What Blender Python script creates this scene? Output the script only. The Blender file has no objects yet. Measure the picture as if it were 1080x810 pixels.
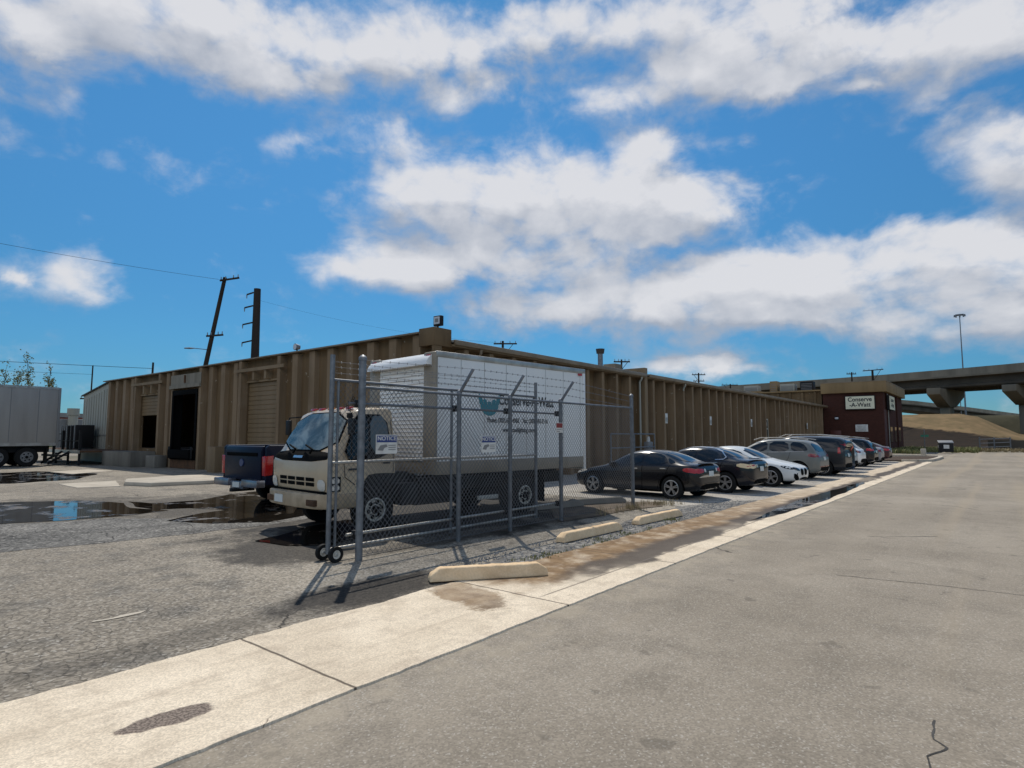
import bpy, bmesh, math, random
from mathutils import Vector, Matrix, noise as mnoise
from mathutils.bvhtree import BVHTree
R=math.radians; PI=math.pi
random.seed(7)
scene=bpy.context.scene
COL=scene.collection

# ------------------------------------------------------------------ materials
class NT:
    """tiny expression helper around a node tree"""
    def __init__(s,tree): s.t=tree; s.n=tree.nodes; s.l=tree.links; s.dim='3D'
    def new(s,ty,**kw):
        n=s.n.new(ty)
        for k,v in kw.items(): setattr(n,k,v)
        return n
    def put(s,sock,v):
        if isinstance(v,bpy.types.NodeSocket): s.l.new(v,sock)
        elif v is not None:
            if sock.type=='RGBA' and isinstance(v,(tuple,list)) and len(v)==3: v=(*v,1)
            sock.default_value=v
    def m(s,op,a,b=None,c=None,clamp=False):
        n=s.new('ShaderNodeMath',operation=op); n.use_clamp=clamp
        s.put(n.inputs[0],a)
        if b is not None: s.put(n.inputs[1],b)
        if c is not None: s.put(n.inputs[2],c)
        return n.outputs[0]
    def vm(s,op,a,b=None,sc=None):
        n=s.new('ShaderNodeVectorMath',operation=op); s.put(n.inputs[0],a)
        if b is not None: s.put(n.inputs[1],b)
        if sc is not None: s.put(n.inputs['Scale'],sc)
        return n.outputs['Value'] if op in('LENGTH','DOT_PRODUCT') else n.outputs[0]
    def mix(s,f,a,b,blend='MIX'):
        n=s.new('ShaderNodeMix',data_type='RGBA',blend_type=blend)
        s.put(n.inputs[0],f); s.put(n.inputs[6],a); s.put(n.inputs[7],b); return n.outputs[2]
    def noise(s,vec,scale,detail=4,rough=.55,dist=0.0):
        n=s.new('ShaderNodeTexNoise',noise_dimensions=s.dim); s.put(n.inputs['Vector'],vec)
        n.inputs['Scale'].default_value=scale; n.inputs['Detail'].default_value=detail
        n.inputs['Roughness'].default_value=rough; n.inputs['Distortion'].default_value=dist
        return n.outputs['Fac'],n.outputs['Color']
    def vor(s,vec,scale,feature='F1',out='Distance'):
        n=s.new('ShaderNodeTexVoronoi',feature=feature,voronoi_dimensions=s.dim); s.put(n.inputs['Vector'],vec)
        n.inputs['Scale'].default_value=scale; return n.outputs[out]
    def step(s,x,a,b,c=0.0,d=1.0):
        n=s.new('ShaderNodeMapRange',interpolation_type='SMOOTHSTEP'); s.put(n.inputs[0],x)
        for i,v in enumerate((a,b,c,d)): s.put(n.inputs[i+1],v)
        return n.outputs[0]
    def sep(s,v):
        n=s.new('ShaderNodeSeparateXYZ'); s.put(n.inputs[0],v); return n.outputs
    def comb(s,x,y,z):
        n=s.new('ShaderNodeCombineXYZ')
        for i,v in enumerate((x,y,z)): s.put(n.inputs[i],v)
        return n.outputs[0]
    def pos(s): return s.new('ShaderNodeNewGeometry').outputs['Position']
    def obj(s): return s.new('ShaderNodeTexCoord').outputs['Object']

def mat(name,col=(.5,.5,.5),rough=.6,metal=0.0,spec=None,coat=0.0,emit=None,alpha=None):
    m=bpy.data.materials.new(name); m.use_nodes=True
    b=m.node_tree.nodes['Principled BSDF']
    b.inputs['Base Color'].default_value=(*col,1); b.inputs['Roughness'].default_value=rough
    b.inputs['Metallic'].default_value=metal
    if spec is not None: b.inputs['Specular IOR Level'].default_value=spec
    if coat: b.inputs['Coat Weight'].default_value=coat; b.inputs['Coat Roughness'].default_value=.04
    return m
def nt(m): return NT(m.node_tree), m.node_tree.nodes['Principled BSDF']
def bump(N,b,h,strength=.4,dist=.01):
    n=N.new('ShaderNodeBump'); n.inputs['Strength'].default_value=strength; n.inputs['Distance'].default_value=dist
    N.put(n.inputs['Height'],h); N.put(b.inputs['Normal'],n.outputs[0])

def worn(name,c1,c2,scale=1.2,rough=.7,metal=0.0,streak=False,bumpy=0.0,fine=.12,coat=0.0,thr=(.35,.7)):
    """two-tone weathered surface: broad patches, optional vertical streaks, fine grain"""
    m=mat(name,c1,rough,metal,coat=coat,spec=None if (metal or coat) else (.15 if rough>.8 else .3)); N,b=nt(m); p=N.pos()
    v=N.vm('MULTIPLY',p,(1,1,.12)) if streak else p
    f,_=N.noise(v,scale,5,.6); g,_=N.noise(p,45,3,.6)
    c=N.mix(N.step(f,*thr),c1,c2)
    k=N.m('ADD',1-fine,N.m('MULTIPLY',g,2*fine))
    c=N.mix(1.0,c,N.comb(k,k,k),'MULTIPLY')
    N.put(b.inputs['Base Color'],c)
    N.put(b.inputs['Roughness'],N.m('ADD',rough-.1,N.m('MULTIPLY',f,.2)))
    if bumpy: bump(N,b,g,bumpy,.01)
    return m

def cracks(N,p,scale,width,dist=.35,dsc=1.5):
    _,nc=N.noise(p,dsc,4,.6)
    q=N.vm('ADD',p,N.vm('SCALE',N.vm('SUBTRACT',nc,(.5,.5,.5)),sc=dist))
    d=N.vor(q,scale,'DISTANCE_TO_EDGE')
    return N.step(d,width*.35,width,1.0,0.0)

def asphalt(name,base,light,dark,crack_scale,crack_w,allig=0.0,grain=110,crackmask=(.45,.55),speck=.35,stains_shade=()):
    m=mat(name,base,.85,spec=.15); N,b=nt(m); N.dim='2D'; p0=N.pos()
    s=N.sep(p0); p=N.comb(s[0],s[1],0.0)
    big,_=N.noise(p,.28,5,.6); mid,_=N.noise(p,1.7,5,.62); g,_=N.noise(p,grain,2,.6)
    st,_=N.noise(N.vm('MULTIPLY',p,(.12,1.6,1)),1.1,4,.6)
    c=N.mix(N.step(big,.35,.68),base,light)
    c=N.mix(N.m('MULTIPLY',N.step(mid,.45,.75),.55),c,dark)
    c=N.mix(N.m('MULTIPLY',N.step(st,.5,.75),.25),c,light)
    cell=N.new('ShaderNodeTexVoronoi',voronoi_dimensions='2D'); N.put(cell.inputs['Vector'],p); cell.inputs['Scale'].default_value=grain*.6
    cs=N.sep(cell.outputs['Color'])[0]
    k=N.m('ADD',1-speck,N.m('MULTIPLY',cs,2*speck))
    c=N.mix(1.0,c,N.comb(k,k,k),'MULTIPLY')
    gg=N.step(cs,.9,.98); c=N.mix(N.m('MULTIPLY',gg,.5),c,(.42,.40,.36))
    cm,_=N.noise(p,.45,3,.5)
    cr=N.m('MULTIPLY',cracks(N,p,crack_scale,crack_w),N.step(cm,*crackmask))
    if allig:
        am,_=N.noise(N.vm('ADD',p,(31,7,0)),.33,3,.5)
        al=N.m('MULTIPLY',cracks(N,p,5.5,.045,.12,5),N.step(am,.46,.58))
        cr=N.m('MAXIMUM',cr,N.m('MULTIPLY',al,allig))
    c=N.mix(N.m('MULTIPLY',cr,.8),c,(.018,.017,.016))
    if stains_shade:   # damp and oil darkened areas, plus painted shade, with ragged edges
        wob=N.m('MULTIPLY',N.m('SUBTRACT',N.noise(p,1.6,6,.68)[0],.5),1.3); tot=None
        for x,y,rx,ry,k in stains_shade:
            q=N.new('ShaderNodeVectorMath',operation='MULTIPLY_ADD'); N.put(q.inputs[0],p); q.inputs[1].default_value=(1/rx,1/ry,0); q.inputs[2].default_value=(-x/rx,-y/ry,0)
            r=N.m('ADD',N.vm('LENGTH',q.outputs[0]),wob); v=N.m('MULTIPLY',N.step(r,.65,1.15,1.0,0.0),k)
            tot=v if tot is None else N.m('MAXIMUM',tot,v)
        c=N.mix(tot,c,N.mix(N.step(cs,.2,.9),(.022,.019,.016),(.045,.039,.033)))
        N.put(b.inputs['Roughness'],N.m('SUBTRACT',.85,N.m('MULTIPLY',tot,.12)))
    N.put(b.inputs['Base Color'],c)
    h=N.m('SUBTRACT',N.m('ADD',N.m('MULTIPLY',cs,.35),N.m('MULTIPLY',mid,.5)),N.m('MULTIPLY',cr,1.2))
    bump(N,b,h,.5,.012)
    return m,N,b,c,p

M={}
M['road'],N,b,c,p=asphalt('road asphalt',(.235,.203,.16),(.305,.266,.213),(.183,.159,.127),.16,.004,0,150,(.6,.63),.2)
# worn warm tyre lanes on the road surface
s=N.sep(p); l,_=N.noise(N.vm('MULTIPLY',p,(.05,1.1,1)),1.0,3,.5)
lane=N.m('ADD',N.m('MULTIPLY',N.m('COSINE',N.m('MULTIPLY',s[1],3.5)),.5),.5); lane=N.m('MULTIPLY',lane,N.step(N.noise(N.vm('MULTIPLY',p,(.15,.8,1)),1.0,3,.5)[0],.35,.6))
c=N.mix(N.m('MULTIPLY',lane,.22),c,(.36,.31,.245))
dr,_=N.noise(p,3.1,3,.5); c=N.mix(N.m('MULTIPLY',N.step(dr,.70,.76),.45),c,(.10,.088,.072))
edge=N.m('MULTIPLY',N.step(s[1],2.5,3.25),N.step(N.noise(p,2.6,5,.65)[0],.42,.62)); c=N.mix(N.m('MULTIPLY',edge,.4),c,(.42,.36,.27))
c2=N.mix(N.m('MULTIPLY',N.step(l,.5,.7),.45),c,(.345,.285,.205)); N.put(b.inputs['Base Color'],c2)
M['yard'],N,b,c,p=asphalt('yard asphalt',(.228,.20,.160),(.305,.27,.218),(.10,.096,.088),.33,.0042,.5,80,(.45,.55),.42,((4.2,16.6,2.8,3.2,.6),(7.4,14.2,2.9,3.6,.7),(4.1,5.25,1.1,.5,1.0),(9.0,9.2,4.7,3.0,.97),(4.9,8.0,1.0,1.2,.9),(7.2,6.9,2.3,.42,.7),(12.4,20.5,1.6,4.5,.6),(9.5,7.0,2.6,.5,.7),(2.4,5.2,1.6,.22,.35)))  # stains under the truck mix damp with its shadow painted in
M['oldyard'],*_=asphalt('old broken asphalt',(.13,.125,.115),(.2,.19,.172),(.06,.058,.055),.8,.012,1.0,55,(.3,.4),.55)
M['apron'],*_=asphalt('pale parking apron',(.34,.315,.28),(.42,.39,.34),(.22,.205,.185),.3,.012,.4,70,(.45,.55),.3)
M['gravel'],N,b,c,p=asphalt('blue grey gravel',(.12,.116,.11),(.18,.173,.16),(.05,.048,.045),.9,.02,0,34,(.8,.9),.42,((10.6,6.5,1.5,.5,.8),(5.3,5.2,.5,.3,.8)))
M['soil']=worn('dry soil',(.17,.135,.10),(.09,.075,.06),1.5,.95,bumpy=.6,fine=.35)
M['mulch']=worn('dark mulch',(.085,.06,.045),(.05,.038,.03),3,.95,bumpy=.8,fine=.4)
M['farground']=worn('far ground',(.19,.165,.13),(.12,.115,.075),.12,.95,fine=.25)
def bank():
    m=mat('dry grass bank',(.3,.2,.1),.95,spec=.1); N,b=nt(m); p=N.pos(); s=N.sep(p)
    f,_=N.noise(p,.35,6,.65); g,_=N.noise(N.vm('MULTIPLY',p,(1,.3,1)),2.2,5,.7)
    c=N.mix(N.step(f,.35,.65),(.235,.16,.085),(.15,.108,.056)); c=N.mix(N.m('MULTIPLY',N.step(g,.48,.7),.65),c,(.085,.08,.032))
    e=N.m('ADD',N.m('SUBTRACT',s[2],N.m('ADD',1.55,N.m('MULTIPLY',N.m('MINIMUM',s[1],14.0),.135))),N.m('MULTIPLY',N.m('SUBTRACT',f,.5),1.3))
    c=N.mix(N.step(e,-.12,.12,1.0,0.0),c,N.mix(N.step(g,.35,.7),(.030,.020,.013),(.014,.011,.008)))  # dark lower band: shade painted into the bank's colour
    N.put(b.inputs['Base Color'],c); bump(N,b,g,.5,.05); return m
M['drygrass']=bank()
M['darkslope']=worn('slope in painted shade',(.045,.037,.026),(.028,.025,.018),.4,.95,fine=.35)  # the bank's shade as a flat dark colour, unused
M['olive']=worn('olive slope',(.06,.055,.032),(.04,.038,.022),.3,.95,fine=.3)

def gutter_mat():
    m=mat('gutter concrete',(.52,.46,.37),.85,spec=.2); N,b=nt(m); N.dim='2D'; s=N.sep(N.pos()); p=N.comb(s[0],s[1],0.0)
    big,_=N.noise(p,.9,6,.65); mid,_=N.noise(p,4,6,.7); g,_=N.noise(p,90,3,.7)
    c=N.mix(N.step(big,.3,.7),(.74,.635,.49),(.60,.505,.38))
    c=N.mix(N.m('MULTIPLY',N.step(mid,.48,.68),.4),c,(.42,.345,.26))
    pit=N.m('MULTIPLY',N.step(g,.62,.72),.35); c=N.mix(pit,c,(.28,.24,.19))
    cell=N.vor(p,110,'F1','Color'); k=N.m('ADD',.82,N.m('MULTIPLY',N.sep(cell)[0],.36)); c=N.mix(1.0,c,N.comb(k,k,k),'MULTIPLY')
    ln,_=N.noise(N.vm('MULTIPLY',p,(.35,5,1)),1.6,5,.65); c=N.mix(N.m('MULTIPLY',N.step(ln,.52,.75),.35),c,(.40,.32,.235))
    X,Y=s[0],s[1]
    wob=N.m('MULTIPLY',N.m('SUBTRACT',N.noise(p,1.3,4,.6)[0],.5),.55)
    Yw=N.m('ADD',Y,wob)
    # rust brown silt stain on the upper slabs, starts by the first wheel stop
    start=N.step(N.m('ADD',X,N.m('MULTIPLY',wob,2.5)),4.75,5.3); fade=N.step(X,9,24,1.0,.25)
    br=N.m('MULTIPLY',N.m('MULTIPLY',N.step(Yw,3.78,4.05),start),fade)
    bn,_=N.noise(p,2.2,5,.65); br=N.m('MULTIPLY',br,N.step(bn,.3,.55,.55,1.0))
    # silt fan washed out under the near wheel stop
    fx=N.m('DIVIDE',N.m('SUBTRACT',N.m('SUBTRACT',X,4.62),N.m('MULTIPLY',N.m('SUBTRACT',Y,4.25),.22)),.30); fy=N.m('DIVIDE',N.m('SUBTRACT',Y,4.28),.62)
    fr=N.m('ADD',N.m('SQRT',N.m('ADD',N.m('MULTIPLY',fx,fx),N.m('MULTIPLY',fy,fy))),N.m('ADD',N.m('MULTIPLY',wob,1.3),N.m('MULTIPLY',N.m('SUBTRACT',mid,.5),1.3))); fan=N.m('MULTIPLY',N.step(fr,.75,1.05,1.0,0.0),N.step(big,.25,.6,.55,1.0))
    tip=N.m('MULTIPLY',fan,N.step(Y,4.05,3.75)); br=N.m('MAXIMUM',br,N.m('MULTIPLY',fan,.85))
    c=N.mix(br,c,N.mix(N.step(mid,.4,.65),(.245,.16,.085),(.17,.105,.055)))
    c=N.mix(N.m('MULTIPLY',tip,.7),c,(.09,.06,.04))
    # wet channel
    wc=N.m('MULTIPLY',N.step(Yw,3.60,3.72),N.step(Yw,4.0,4.22,1.0,0.0))
    wc=N.m('MULTIPLY',wc,N.step(N.m('ADD',X,N.m('MULTIPLY',wob,3)),5.6,6.5))
    wn,_=N.noise(p,.6,3,.5); wet=N.m('MULTIPLY',wc,N.step(wn,.28,.42,.7,1.0))
    c=N.mix(N.m('MULTIPLY',wet,.93),c,(.04,.025,.015))
    # joints across the slabs
    jx=N.m('ADD',X,N.m('MULTIPLY',wob,.12))
    jm=N.m('ABSOLUTE',N.m('SUBTRACT',N.m('MODULO',N.m('ADD',jx,23.205),2.45),2.45/2))
    j=N.step(jm,.005,.016,1.0,0.0)
    c=N.mix(N.m('MULTIPLY',j,.85),c,(.06,.045,.035))
    fine=N.m('MULTIPLY',cracks(N,p,.5,.0032,.5,1.2),N.step(N.noise(p,.7,2,.5)[0],.5,.55))
    c=N.mix(N.m('MULTIPLY',fine,.7),c,(.12,.09,.07))
    # lip joint between pan and walk
    lj=N.m('MULTIPLY',N.step(N.m('ABSOLUTE',N.m('SUBTRACT',Y,3.66)),.006,.02,1.0,0.0),N.step(X,4.9,5.2))
    c=N.mix(N.m('MULTIPLY',lj,.7),c,(.12,.1,.08))
    # spalled oval hollow
    dx=N.m('DIVIDE',N.m('SUBTRACT',X,1.59),.27); dy=N.m('DIVIDE',N.m('SUBTRACT',N.m('ADD',Y,N.m('MULTIPLY',N.m('SUBTRACT',X,1.6),.12)),3.77),.105)
    rr=N.m('ADD',N.m('SQRT',N.m('ADD',N.m('MULTIPLY',dx,dx),N.m('MULTIPLY',dy,dy))),N.m('MULTIPLY',N.m('SUBTRACT',N.noise(p,9,4,.6)[0],.5),.7))
    pot=N.step(rr,.85,1.05,1.0,0.0); c=N.mix(pot,c,N.mix(N.step(N.noise(p,60,2,.5)[0],.4,.6),(.12,.095,.08),(.26,.21,.17)))
    N.put(b.inputs['Base Color'],c)
    N.put(b.inputs['Roughness'],N.m('SUBTRACT',.88,N.m('MULTIPLY',wet,.3)))
    h=N.m('SUBTRACT',N.m('ADD',N.m('MULTIPLY',mid,.6),N.m('MULTIPLY',g,.25)),N.m('ADD',N.m('MULTIPLY',pot,1.3),N.m('MULTIPLY',j,1.5)))
    bump(N,b,h,.45,.012); return m
M['gutter']=gutter_mat()
def water():
    m=mat('puddle water',(.012,.010,.008),.03); N,b=nt(m); N.dim='2D'; p=N.pos()
    f,_=N.noise(p,1.2,5,.65); g,_=N.noise(p,30,3,.6)
    mud=N.step(f,.54,.66)     # silt bars that stand just out of the water
    c=N.mix(mud,(.016,.013,.010),N.mix(N.step(g,.35,.65),(.075,.06,.045),(.12,.10,.078)))
    N.put(b.inputs['Base Color'],c); N.put(b.inputs['Roughness'],N.m('ADD',.035,N.m('MULTIPLY',mud,.5)))
    n,_=N.noise(p,5,2,.5); bump(N,b,N.m('ADD',n,N.m('MULTIPLY',N.m('MULTIPLY',g,mud),4.0)),.03,.01); b.inputs['IOR'].default_value=1.36; return m
M['water']=water()
M['wetground']=worn('damp dark asphalt',(.03,.027,.024),(.065,.06,.052),2.5,.42,bumpy=.5,fine=.3)
M['patch']=worn('tar patch',(.05,.048,.045),(.09,.086,.08),3,.9,bumpy=.7,fine=.3)
M['concrete']=worn('weathered concrete',(.50,.45,.37),(.40,.355,.29),1.6,.85,bumpy=.4)
M['stop']=worn('tan wheel stop concrete',(.80,.60,.38),(.66,.47,.28),3.0,.9,bumpy=.5,fine=.2)
M['dock']=worn('grey dock concrete',(.22,.205,.175),(.12,.11,.095),1.0,.9,streak=True,bumpy=.4)

def teewall(k=(1,1,1)):
    m=mat('tan painted precast',(.19,.135,.07),.75,spec=.2); N,b=nt(m); p=N.pos(); s=N.sep(p)
    f,_=N.noise(N.vm('MULTIPLY',p,(1,1,.10)),2.0,5,.6); g,_=N.noise(p,.5,4,.6); h,_=N.noise(p,40,3,.6)
    c=N.mix(N.step(f,.35,.7),tuple(a*b_ for a,b_ in zip((.162,.106,.055),k)),tuple(a*b_ for a,b_ in zip((.112,.072,.037),k)))
    c=N.mix(N.m('MULTIPLY',N.step(g,.5,.72),.35),c,tuple(a*b_ for a,b_ in zip((.21,.15,.09),k)))
    # chips and splashes of paler bare concrete
    ch,_=N.noise(p,3.3,5,.7); chip=N.step(ch,.665,.69); c=N.mix(N.m('MULTIPLY',chip,.8),c,(.42,.37,.29))
    low=N.m('MULTIPLY',N.step(s[2],0,1.3,1.0,0.0),N.step(ch,.35,.6)); c=N.mix(N.m('MULTIPLY',low,.35),c,(.10,.078,.05))
    k=N.m('ADD',.9,N.m('MULTIPLY',h,.2)); c=N.mix(1.0,c,N.comb(k,k,k),'MULTIPLY')
    N.put(b.inputs['Base Color'],c); bump(N,b,h,.25,.008); return m
M['tee']=teewall(); M['rib']=teewall((1.5,1.6,1.85)); M['rib'].name='rib paint with painted light'  # paler ribs on darker recesses: light and shade put into the paint
M['teelight']=worn('paler tan trim',(.24,.17,.10),(.185,.13,.075),1.5,.7,streak=True)
M['shutter']=worn('tan roll shutter',(.225,.158,.09),(.175,.122,.067),1.5,.5,streak=True)
M['gable']=worn('pale sage siding',(.36,.36,.31),(.30,.30,.26),.8,.6,streak=True)
M['darktrim']=mat('dark trim',(.035,.03,.025),.6)
M['roofm']=worn('grey roof membrane',(.32,.31,.29),(.22,.21,.2),.6,.9)
M['gutterm']=worn('weathered eave metal',(.27,.205,.14),(.19,.143,.095),1.0,.5,metal=.2,streak=True)
M['black']=mat('black rubber',(.012,.012,.012),.75,spec=.2)
M['blackm']=mat('black painted steel',(.014,.014,.015),.6,spec=.25)
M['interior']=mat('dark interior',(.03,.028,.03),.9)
M['blue']=mat('dull blue wrap',(.03,.035,.16),.6)
M['galv']=worn('galvanised steel',(.20,.215,.235),(.13,.14,.155),9,.5,metal=.55)
M['wire']=mat('galvanised wire',(.13,.135,.145),.5,.3)
M['rust']=worn('rusty steel',(.13,.07,.04),(.07,.045,.03),5,.85)
def brick():
    m=mat('dark red brick',(.1,.035,.025),.85,spec=.15); N,b=nt(m)
    s=N.sep(N.pos()); u=N.m('ADD',s[0],s[1])
    n=N.new('ShaderNodeTexBrick'); N.put(n.inputs['Vector'],N.comb(u,s[2],0.0))
    n.inputs['Color1'].default_value=(.075,.027,.019,1); n.inputs['Color2'].default_value=(.052,.019,.014,1); n.inputs['Mortar'].default_value=(.07,.04,.032,1)
    n.inputs['Scale'].default_value=1; n.inputs['Brick Width'].default_value=.22; n.inputs['Row Height'].default_value=.075; n.inputs['Mortar Size'].default_value=.006
    f,_=N.noise(N.pos(),.8,4,.6)
    N.put(b.inputs['Base Color'],N.mix(N.m('MULTIPLY',N.step(f,.4,.7),.4),n.outputs[0],(.055,.022,.018))); return m
M['brick']=brick()
M['fascia']=worn('tan fascia',(.27,.18,.085),(.21,.138,.064),.7,.6,streak=True)
M['signcream']=mat('cream sign face',(.74,.70,.52),.5)
M['white']=worn('white paint',(.80,.80,.78),(.74,.74,.72),.8,.35,fine=.03)
M['boxwhite']=worn('white truck box skin',(.80,.81,.80),(.72,.73,.72),.7,.32,streak=True,fine=.03)
M['boxpost']=worn('dusty tan corner post',(.32,.28,.22),(.25,.215,.165),2,.5)
M['cab']=worn('champagne cab paint',(.52,.41,.275),(.46,.36,.24),1.2,.35,coat=.3,fine=.03)
M['cabtrim']=worn('dusty beige bumper',(.47,.365,.245),(.34,.26,.17),4,.5)
M['chrome']=mat('bright metal',(.6,.6,.6),.2,.95)
M['alu']=worn('aluminium rail',(.50,.49,.46),(.33,.31,.28),3,.4,metal=.6)
M['rim']=mat('alloy rim',(.42,.42,.43),.3,.8)
M['steelrim']=worn('dusty steel wheel',(.62,.60,.54),(.42,.40,.35),8,.55)
M['hole']=mat('shadow gap black',(.006,.006,.006),.9,spec=.05)
M['glass']=mat('dark tinted glass',(.012,.014,.016),.04,spec=.6)
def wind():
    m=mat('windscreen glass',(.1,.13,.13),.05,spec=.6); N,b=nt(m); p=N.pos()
    f,_=N.noise(N.vm('MULTIPLY',p,(1,1,1.3)),2.2,5,.62,.5); N.put(b.inputs['Base Color'],N.mix(N.step(f,.38,.68),(.045,.065,.062),(.25,.29,.27))); return m  # pale blotches paint uneven reflections into the glass colour
M['wind']=wind()
M['cabglass']=mat('cab side glass',(.10,.125,.135),.05,spec=.7)
M['red']=mat('red lamp lens',(.42,.012,.012),.2,coat=.6)
M['darkred']=mat('dark red lens',(.2,.008,.01),.2,coat=.6)
M['amber']=mat('amber lens',(.6,.2,.03),.25)
M['clear']=mat('clear lamp lens',(.62,.60,.55),.12,coat=.6)
M['cream']=mat('cream lamp lens',(.75,.58,.34),.15,coat=.6)
M['plate']=mat('number plate',(.62,.64,.62),.4)
M['teal']=mat('teal vinyl',(.02,.24,.30),.4)
M['ink']=mat('black vinyl lettering',(.02,.022,.026),.5)
M['signblue']=mat('sign blue',(.02,.045,.19),.4)
M['signred']=mat('sign red',(.22,.02,.018),.45)
M['signwhite']=worn('sign white',(.66,.66,.63),(.54,.53,.50),6,.5)
M['grey']=mat('grey paint',(.2,.2,.2),.5)
M['green']=mat('sign green',(.01,.16,.09),.4)
M['trailer']=worn('dull grey trailer skin',(.35,.335,.31),(.27,.255,.235),.8,.5,streak=True)
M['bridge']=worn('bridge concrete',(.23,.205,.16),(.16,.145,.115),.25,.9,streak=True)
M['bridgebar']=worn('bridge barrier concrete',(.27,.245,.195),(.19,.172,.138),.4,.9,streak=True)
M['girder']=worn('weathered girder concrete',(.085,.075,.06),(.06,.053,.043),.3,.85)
M['wood']=worn('dark pole timber',(.045,.033,.025),(.028,.022,.018),2,.9,streak=True)
M['corten']=worn('dark weathered steel pole',(.028,.018,.014),(.018,.013,.011),1,.7,streak=True)
M['leaf']=worn('leaf',(.24,.24,.10),(.15,.16,.065),1.5,.7)
M['weed']=worn('weed leaf',(.15,.175,.06),(.25,.22,.10),6,.8)
M['straw']=worn('dry straw',(.35,.28,.16),(.24,.19,.11),5,.9)
M['redbld']=worn('faded red wall',(.30,.065,.04),(.22,.05,.03),.3,.8)
M['lampface']=mat('lamp glass',(.55,.57,.6),.15)
def paint(name,c,rough=.25,metal=.3): return mat(name,c,rough+.05,0,spec=.35,coat=.35)

# ------------------------------------------------------------------ mesh builder
class B:
    def __init__(s): s.v=[]; s.f=[]; s.mi=[]
    def add(s,vs,fs,m=0):
        o=len(s.v); s.v+= [tuple(v) for v in vs]; s.f+=[tuple(o+i for i in f) for f in fs]; s.mi+=[m]*len(fs); return s
    def box(s,x0,y0,z0,x1,y1,z1,m=0):
        x0,x1=min(x0,x1),max(x0,x1); y0,y1=min(y0,y1),max(y0,y1); z0,z1=min(z0,z1),max(z0,z1)
        return s.add([(x0,y0,z0),(x1,y0,z0),(x1,y1,z0),(x0,y1,z0),(x0,y0,z1),(x1,y0,z1),(x1,y1,z1),(x0,y1,z1)],
          [(0,3,2,1),(4,5,6,7),(0,1,5,4),(1,2,6,5),(2,3,7,6),(3,0,4,7)],m)
    def bar(s,p0,p1,w,h,m=0,up=(0,0,1)):
        p0,p1=Vector(p0),Vector(p1); d=(p1-p0).normalized(); u=Vector(up)
        if abs(d.dot(u))>.95: u=Vector((1,0,0))
        a=d.cross(u).normalized(); u=a.cross(d)
        vs=[p+a*sa*w/2+u*su*h/2 for p in(p0,p1) for sa,su in((-1,-1),(1,-1),(1,1),(-1,1))]
        return s.add(vs,[(3,2,1,0),(4,5,6,7),(0,1,5,4),(1,2,6,5),(2,3,7,6),(3,0,4,7)],m)
    def cyl(s,p0,p1,r0,r1=None,n=10,m=0,caps=True):
        p0,p1=Vector(p0),Vector(p1); r1=r0 if r1 is None else r1; d=(p1-p0).normalized()
        u=Vector((0,0,1)) if abs(d.z)<.95 else Vector((1,0,0)); a=d.cross(u).normalized(); c=a.cross(d)
        vs=[p+a*math.cos(2*PI*i/n)*r+c*math.sin(2*PI*i/n)*r for p,r in((p0,r0),(p1,r1)) for i in range(n)]
        fs=[(i,(i+1)%n,n+(i+1)%n,n+i) for i in range(n)]
        if caps: fs+=[tuple(range(n-1,-1,-1)),tuple(range(n,2*n))]
        return s.add(vs,fs,m)
    def tube(s,pts,r,n=6,m=0):
        for a,b_ in zip(pts,pts[1:]): s.cyl(a,b_,r,r,n,m)
        return s
    def prism(s,prof,y0,y1,axis='y',m=0,inset=None):
        """extrude a closed 2D profile; axis y: (x,z), axis x: (y,z), axis z: (x,y)"""
        def P(a,b,t): return (a,t,b) if axis=='y' else (t,a,b) if axis=='x' else (a,b,t)
        n=len(prof); vs=[P(a,b,y0) for a,b in prof]+[P(a,b,y1) for a,b in prof]
        return s.add(vs,[tuple(range(n)),tuple(range(2*n-1,n-1,-1))]+[(i,n+i,n+(i+1)%n,(i+1)%n) for i in range(n)],m)
    def lathe(s,prof,c,axis='y',n=20,m=0):
        """prof: (r,t) ring list around axis through c"""
        vs=[]
        for r,t in prof:
            for i in range(n):
                a=2*PI*i/n; u,w=r*math.cos(a),r*math.sin(a)
                vs.append((c[0]+u,c[1]+t,c[2]+w) if axis=='y' else (c[0]+u,c[1]+w,c[2]+t) if axis=='z' else (c[0]+t,c[1]+u,c[2]+w))
        k=len(prof); fs=[(j*n+i,j*n+(i+1)%n,(j+1)*n+(i+1)%n,(j+1)*n+i) for j in range(k-1) for i in range(n)]
        return s.add(vs,fs,m)
    def build(s,name,mats,parent=None,bevel=0,seg=2,smooth=False,loc=None,rotz=0):
        me=bpy.data.meshes.new(name); me.from_pydata(s.v,[],s.f)
        if not isinstance(mats,(list,tuple)): mats=[mats]
        for m in mats: me.materials.append(M[m] if isinstance(m,str) else m)
        me.polygons.foreach_set('material_index',s.mi)
        bm=bmesh.new(); bm.from_mesh(me); bmesh.ops.recalc_face_normals(bm,faces=bm.faces)
        if bevel:
            es=[e for e in bm.edges if len(e.link_faces)==2 and e.calc_face_angle(0)>R(30)]
            bmesh.ops.bevel(bm,geom=es,offset=bevel,segments=seg,affect='EDGES',profile=.5)
        bm.to_mesh(me); bm.free()
        if smooth or bevel:
            me.polygons.foreach_set('use_smooth',[True]*len(me.polygons)); me.set_sharp_from_angle(angle=R(38))
        o=bpy.data.objects.new(name,me); COL.objects.link(o)
        if parent is not None: o.parent=parent
        if loc is not None: o.location=loc
        o.rotation_euler.z=rotz
        return o

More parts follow.
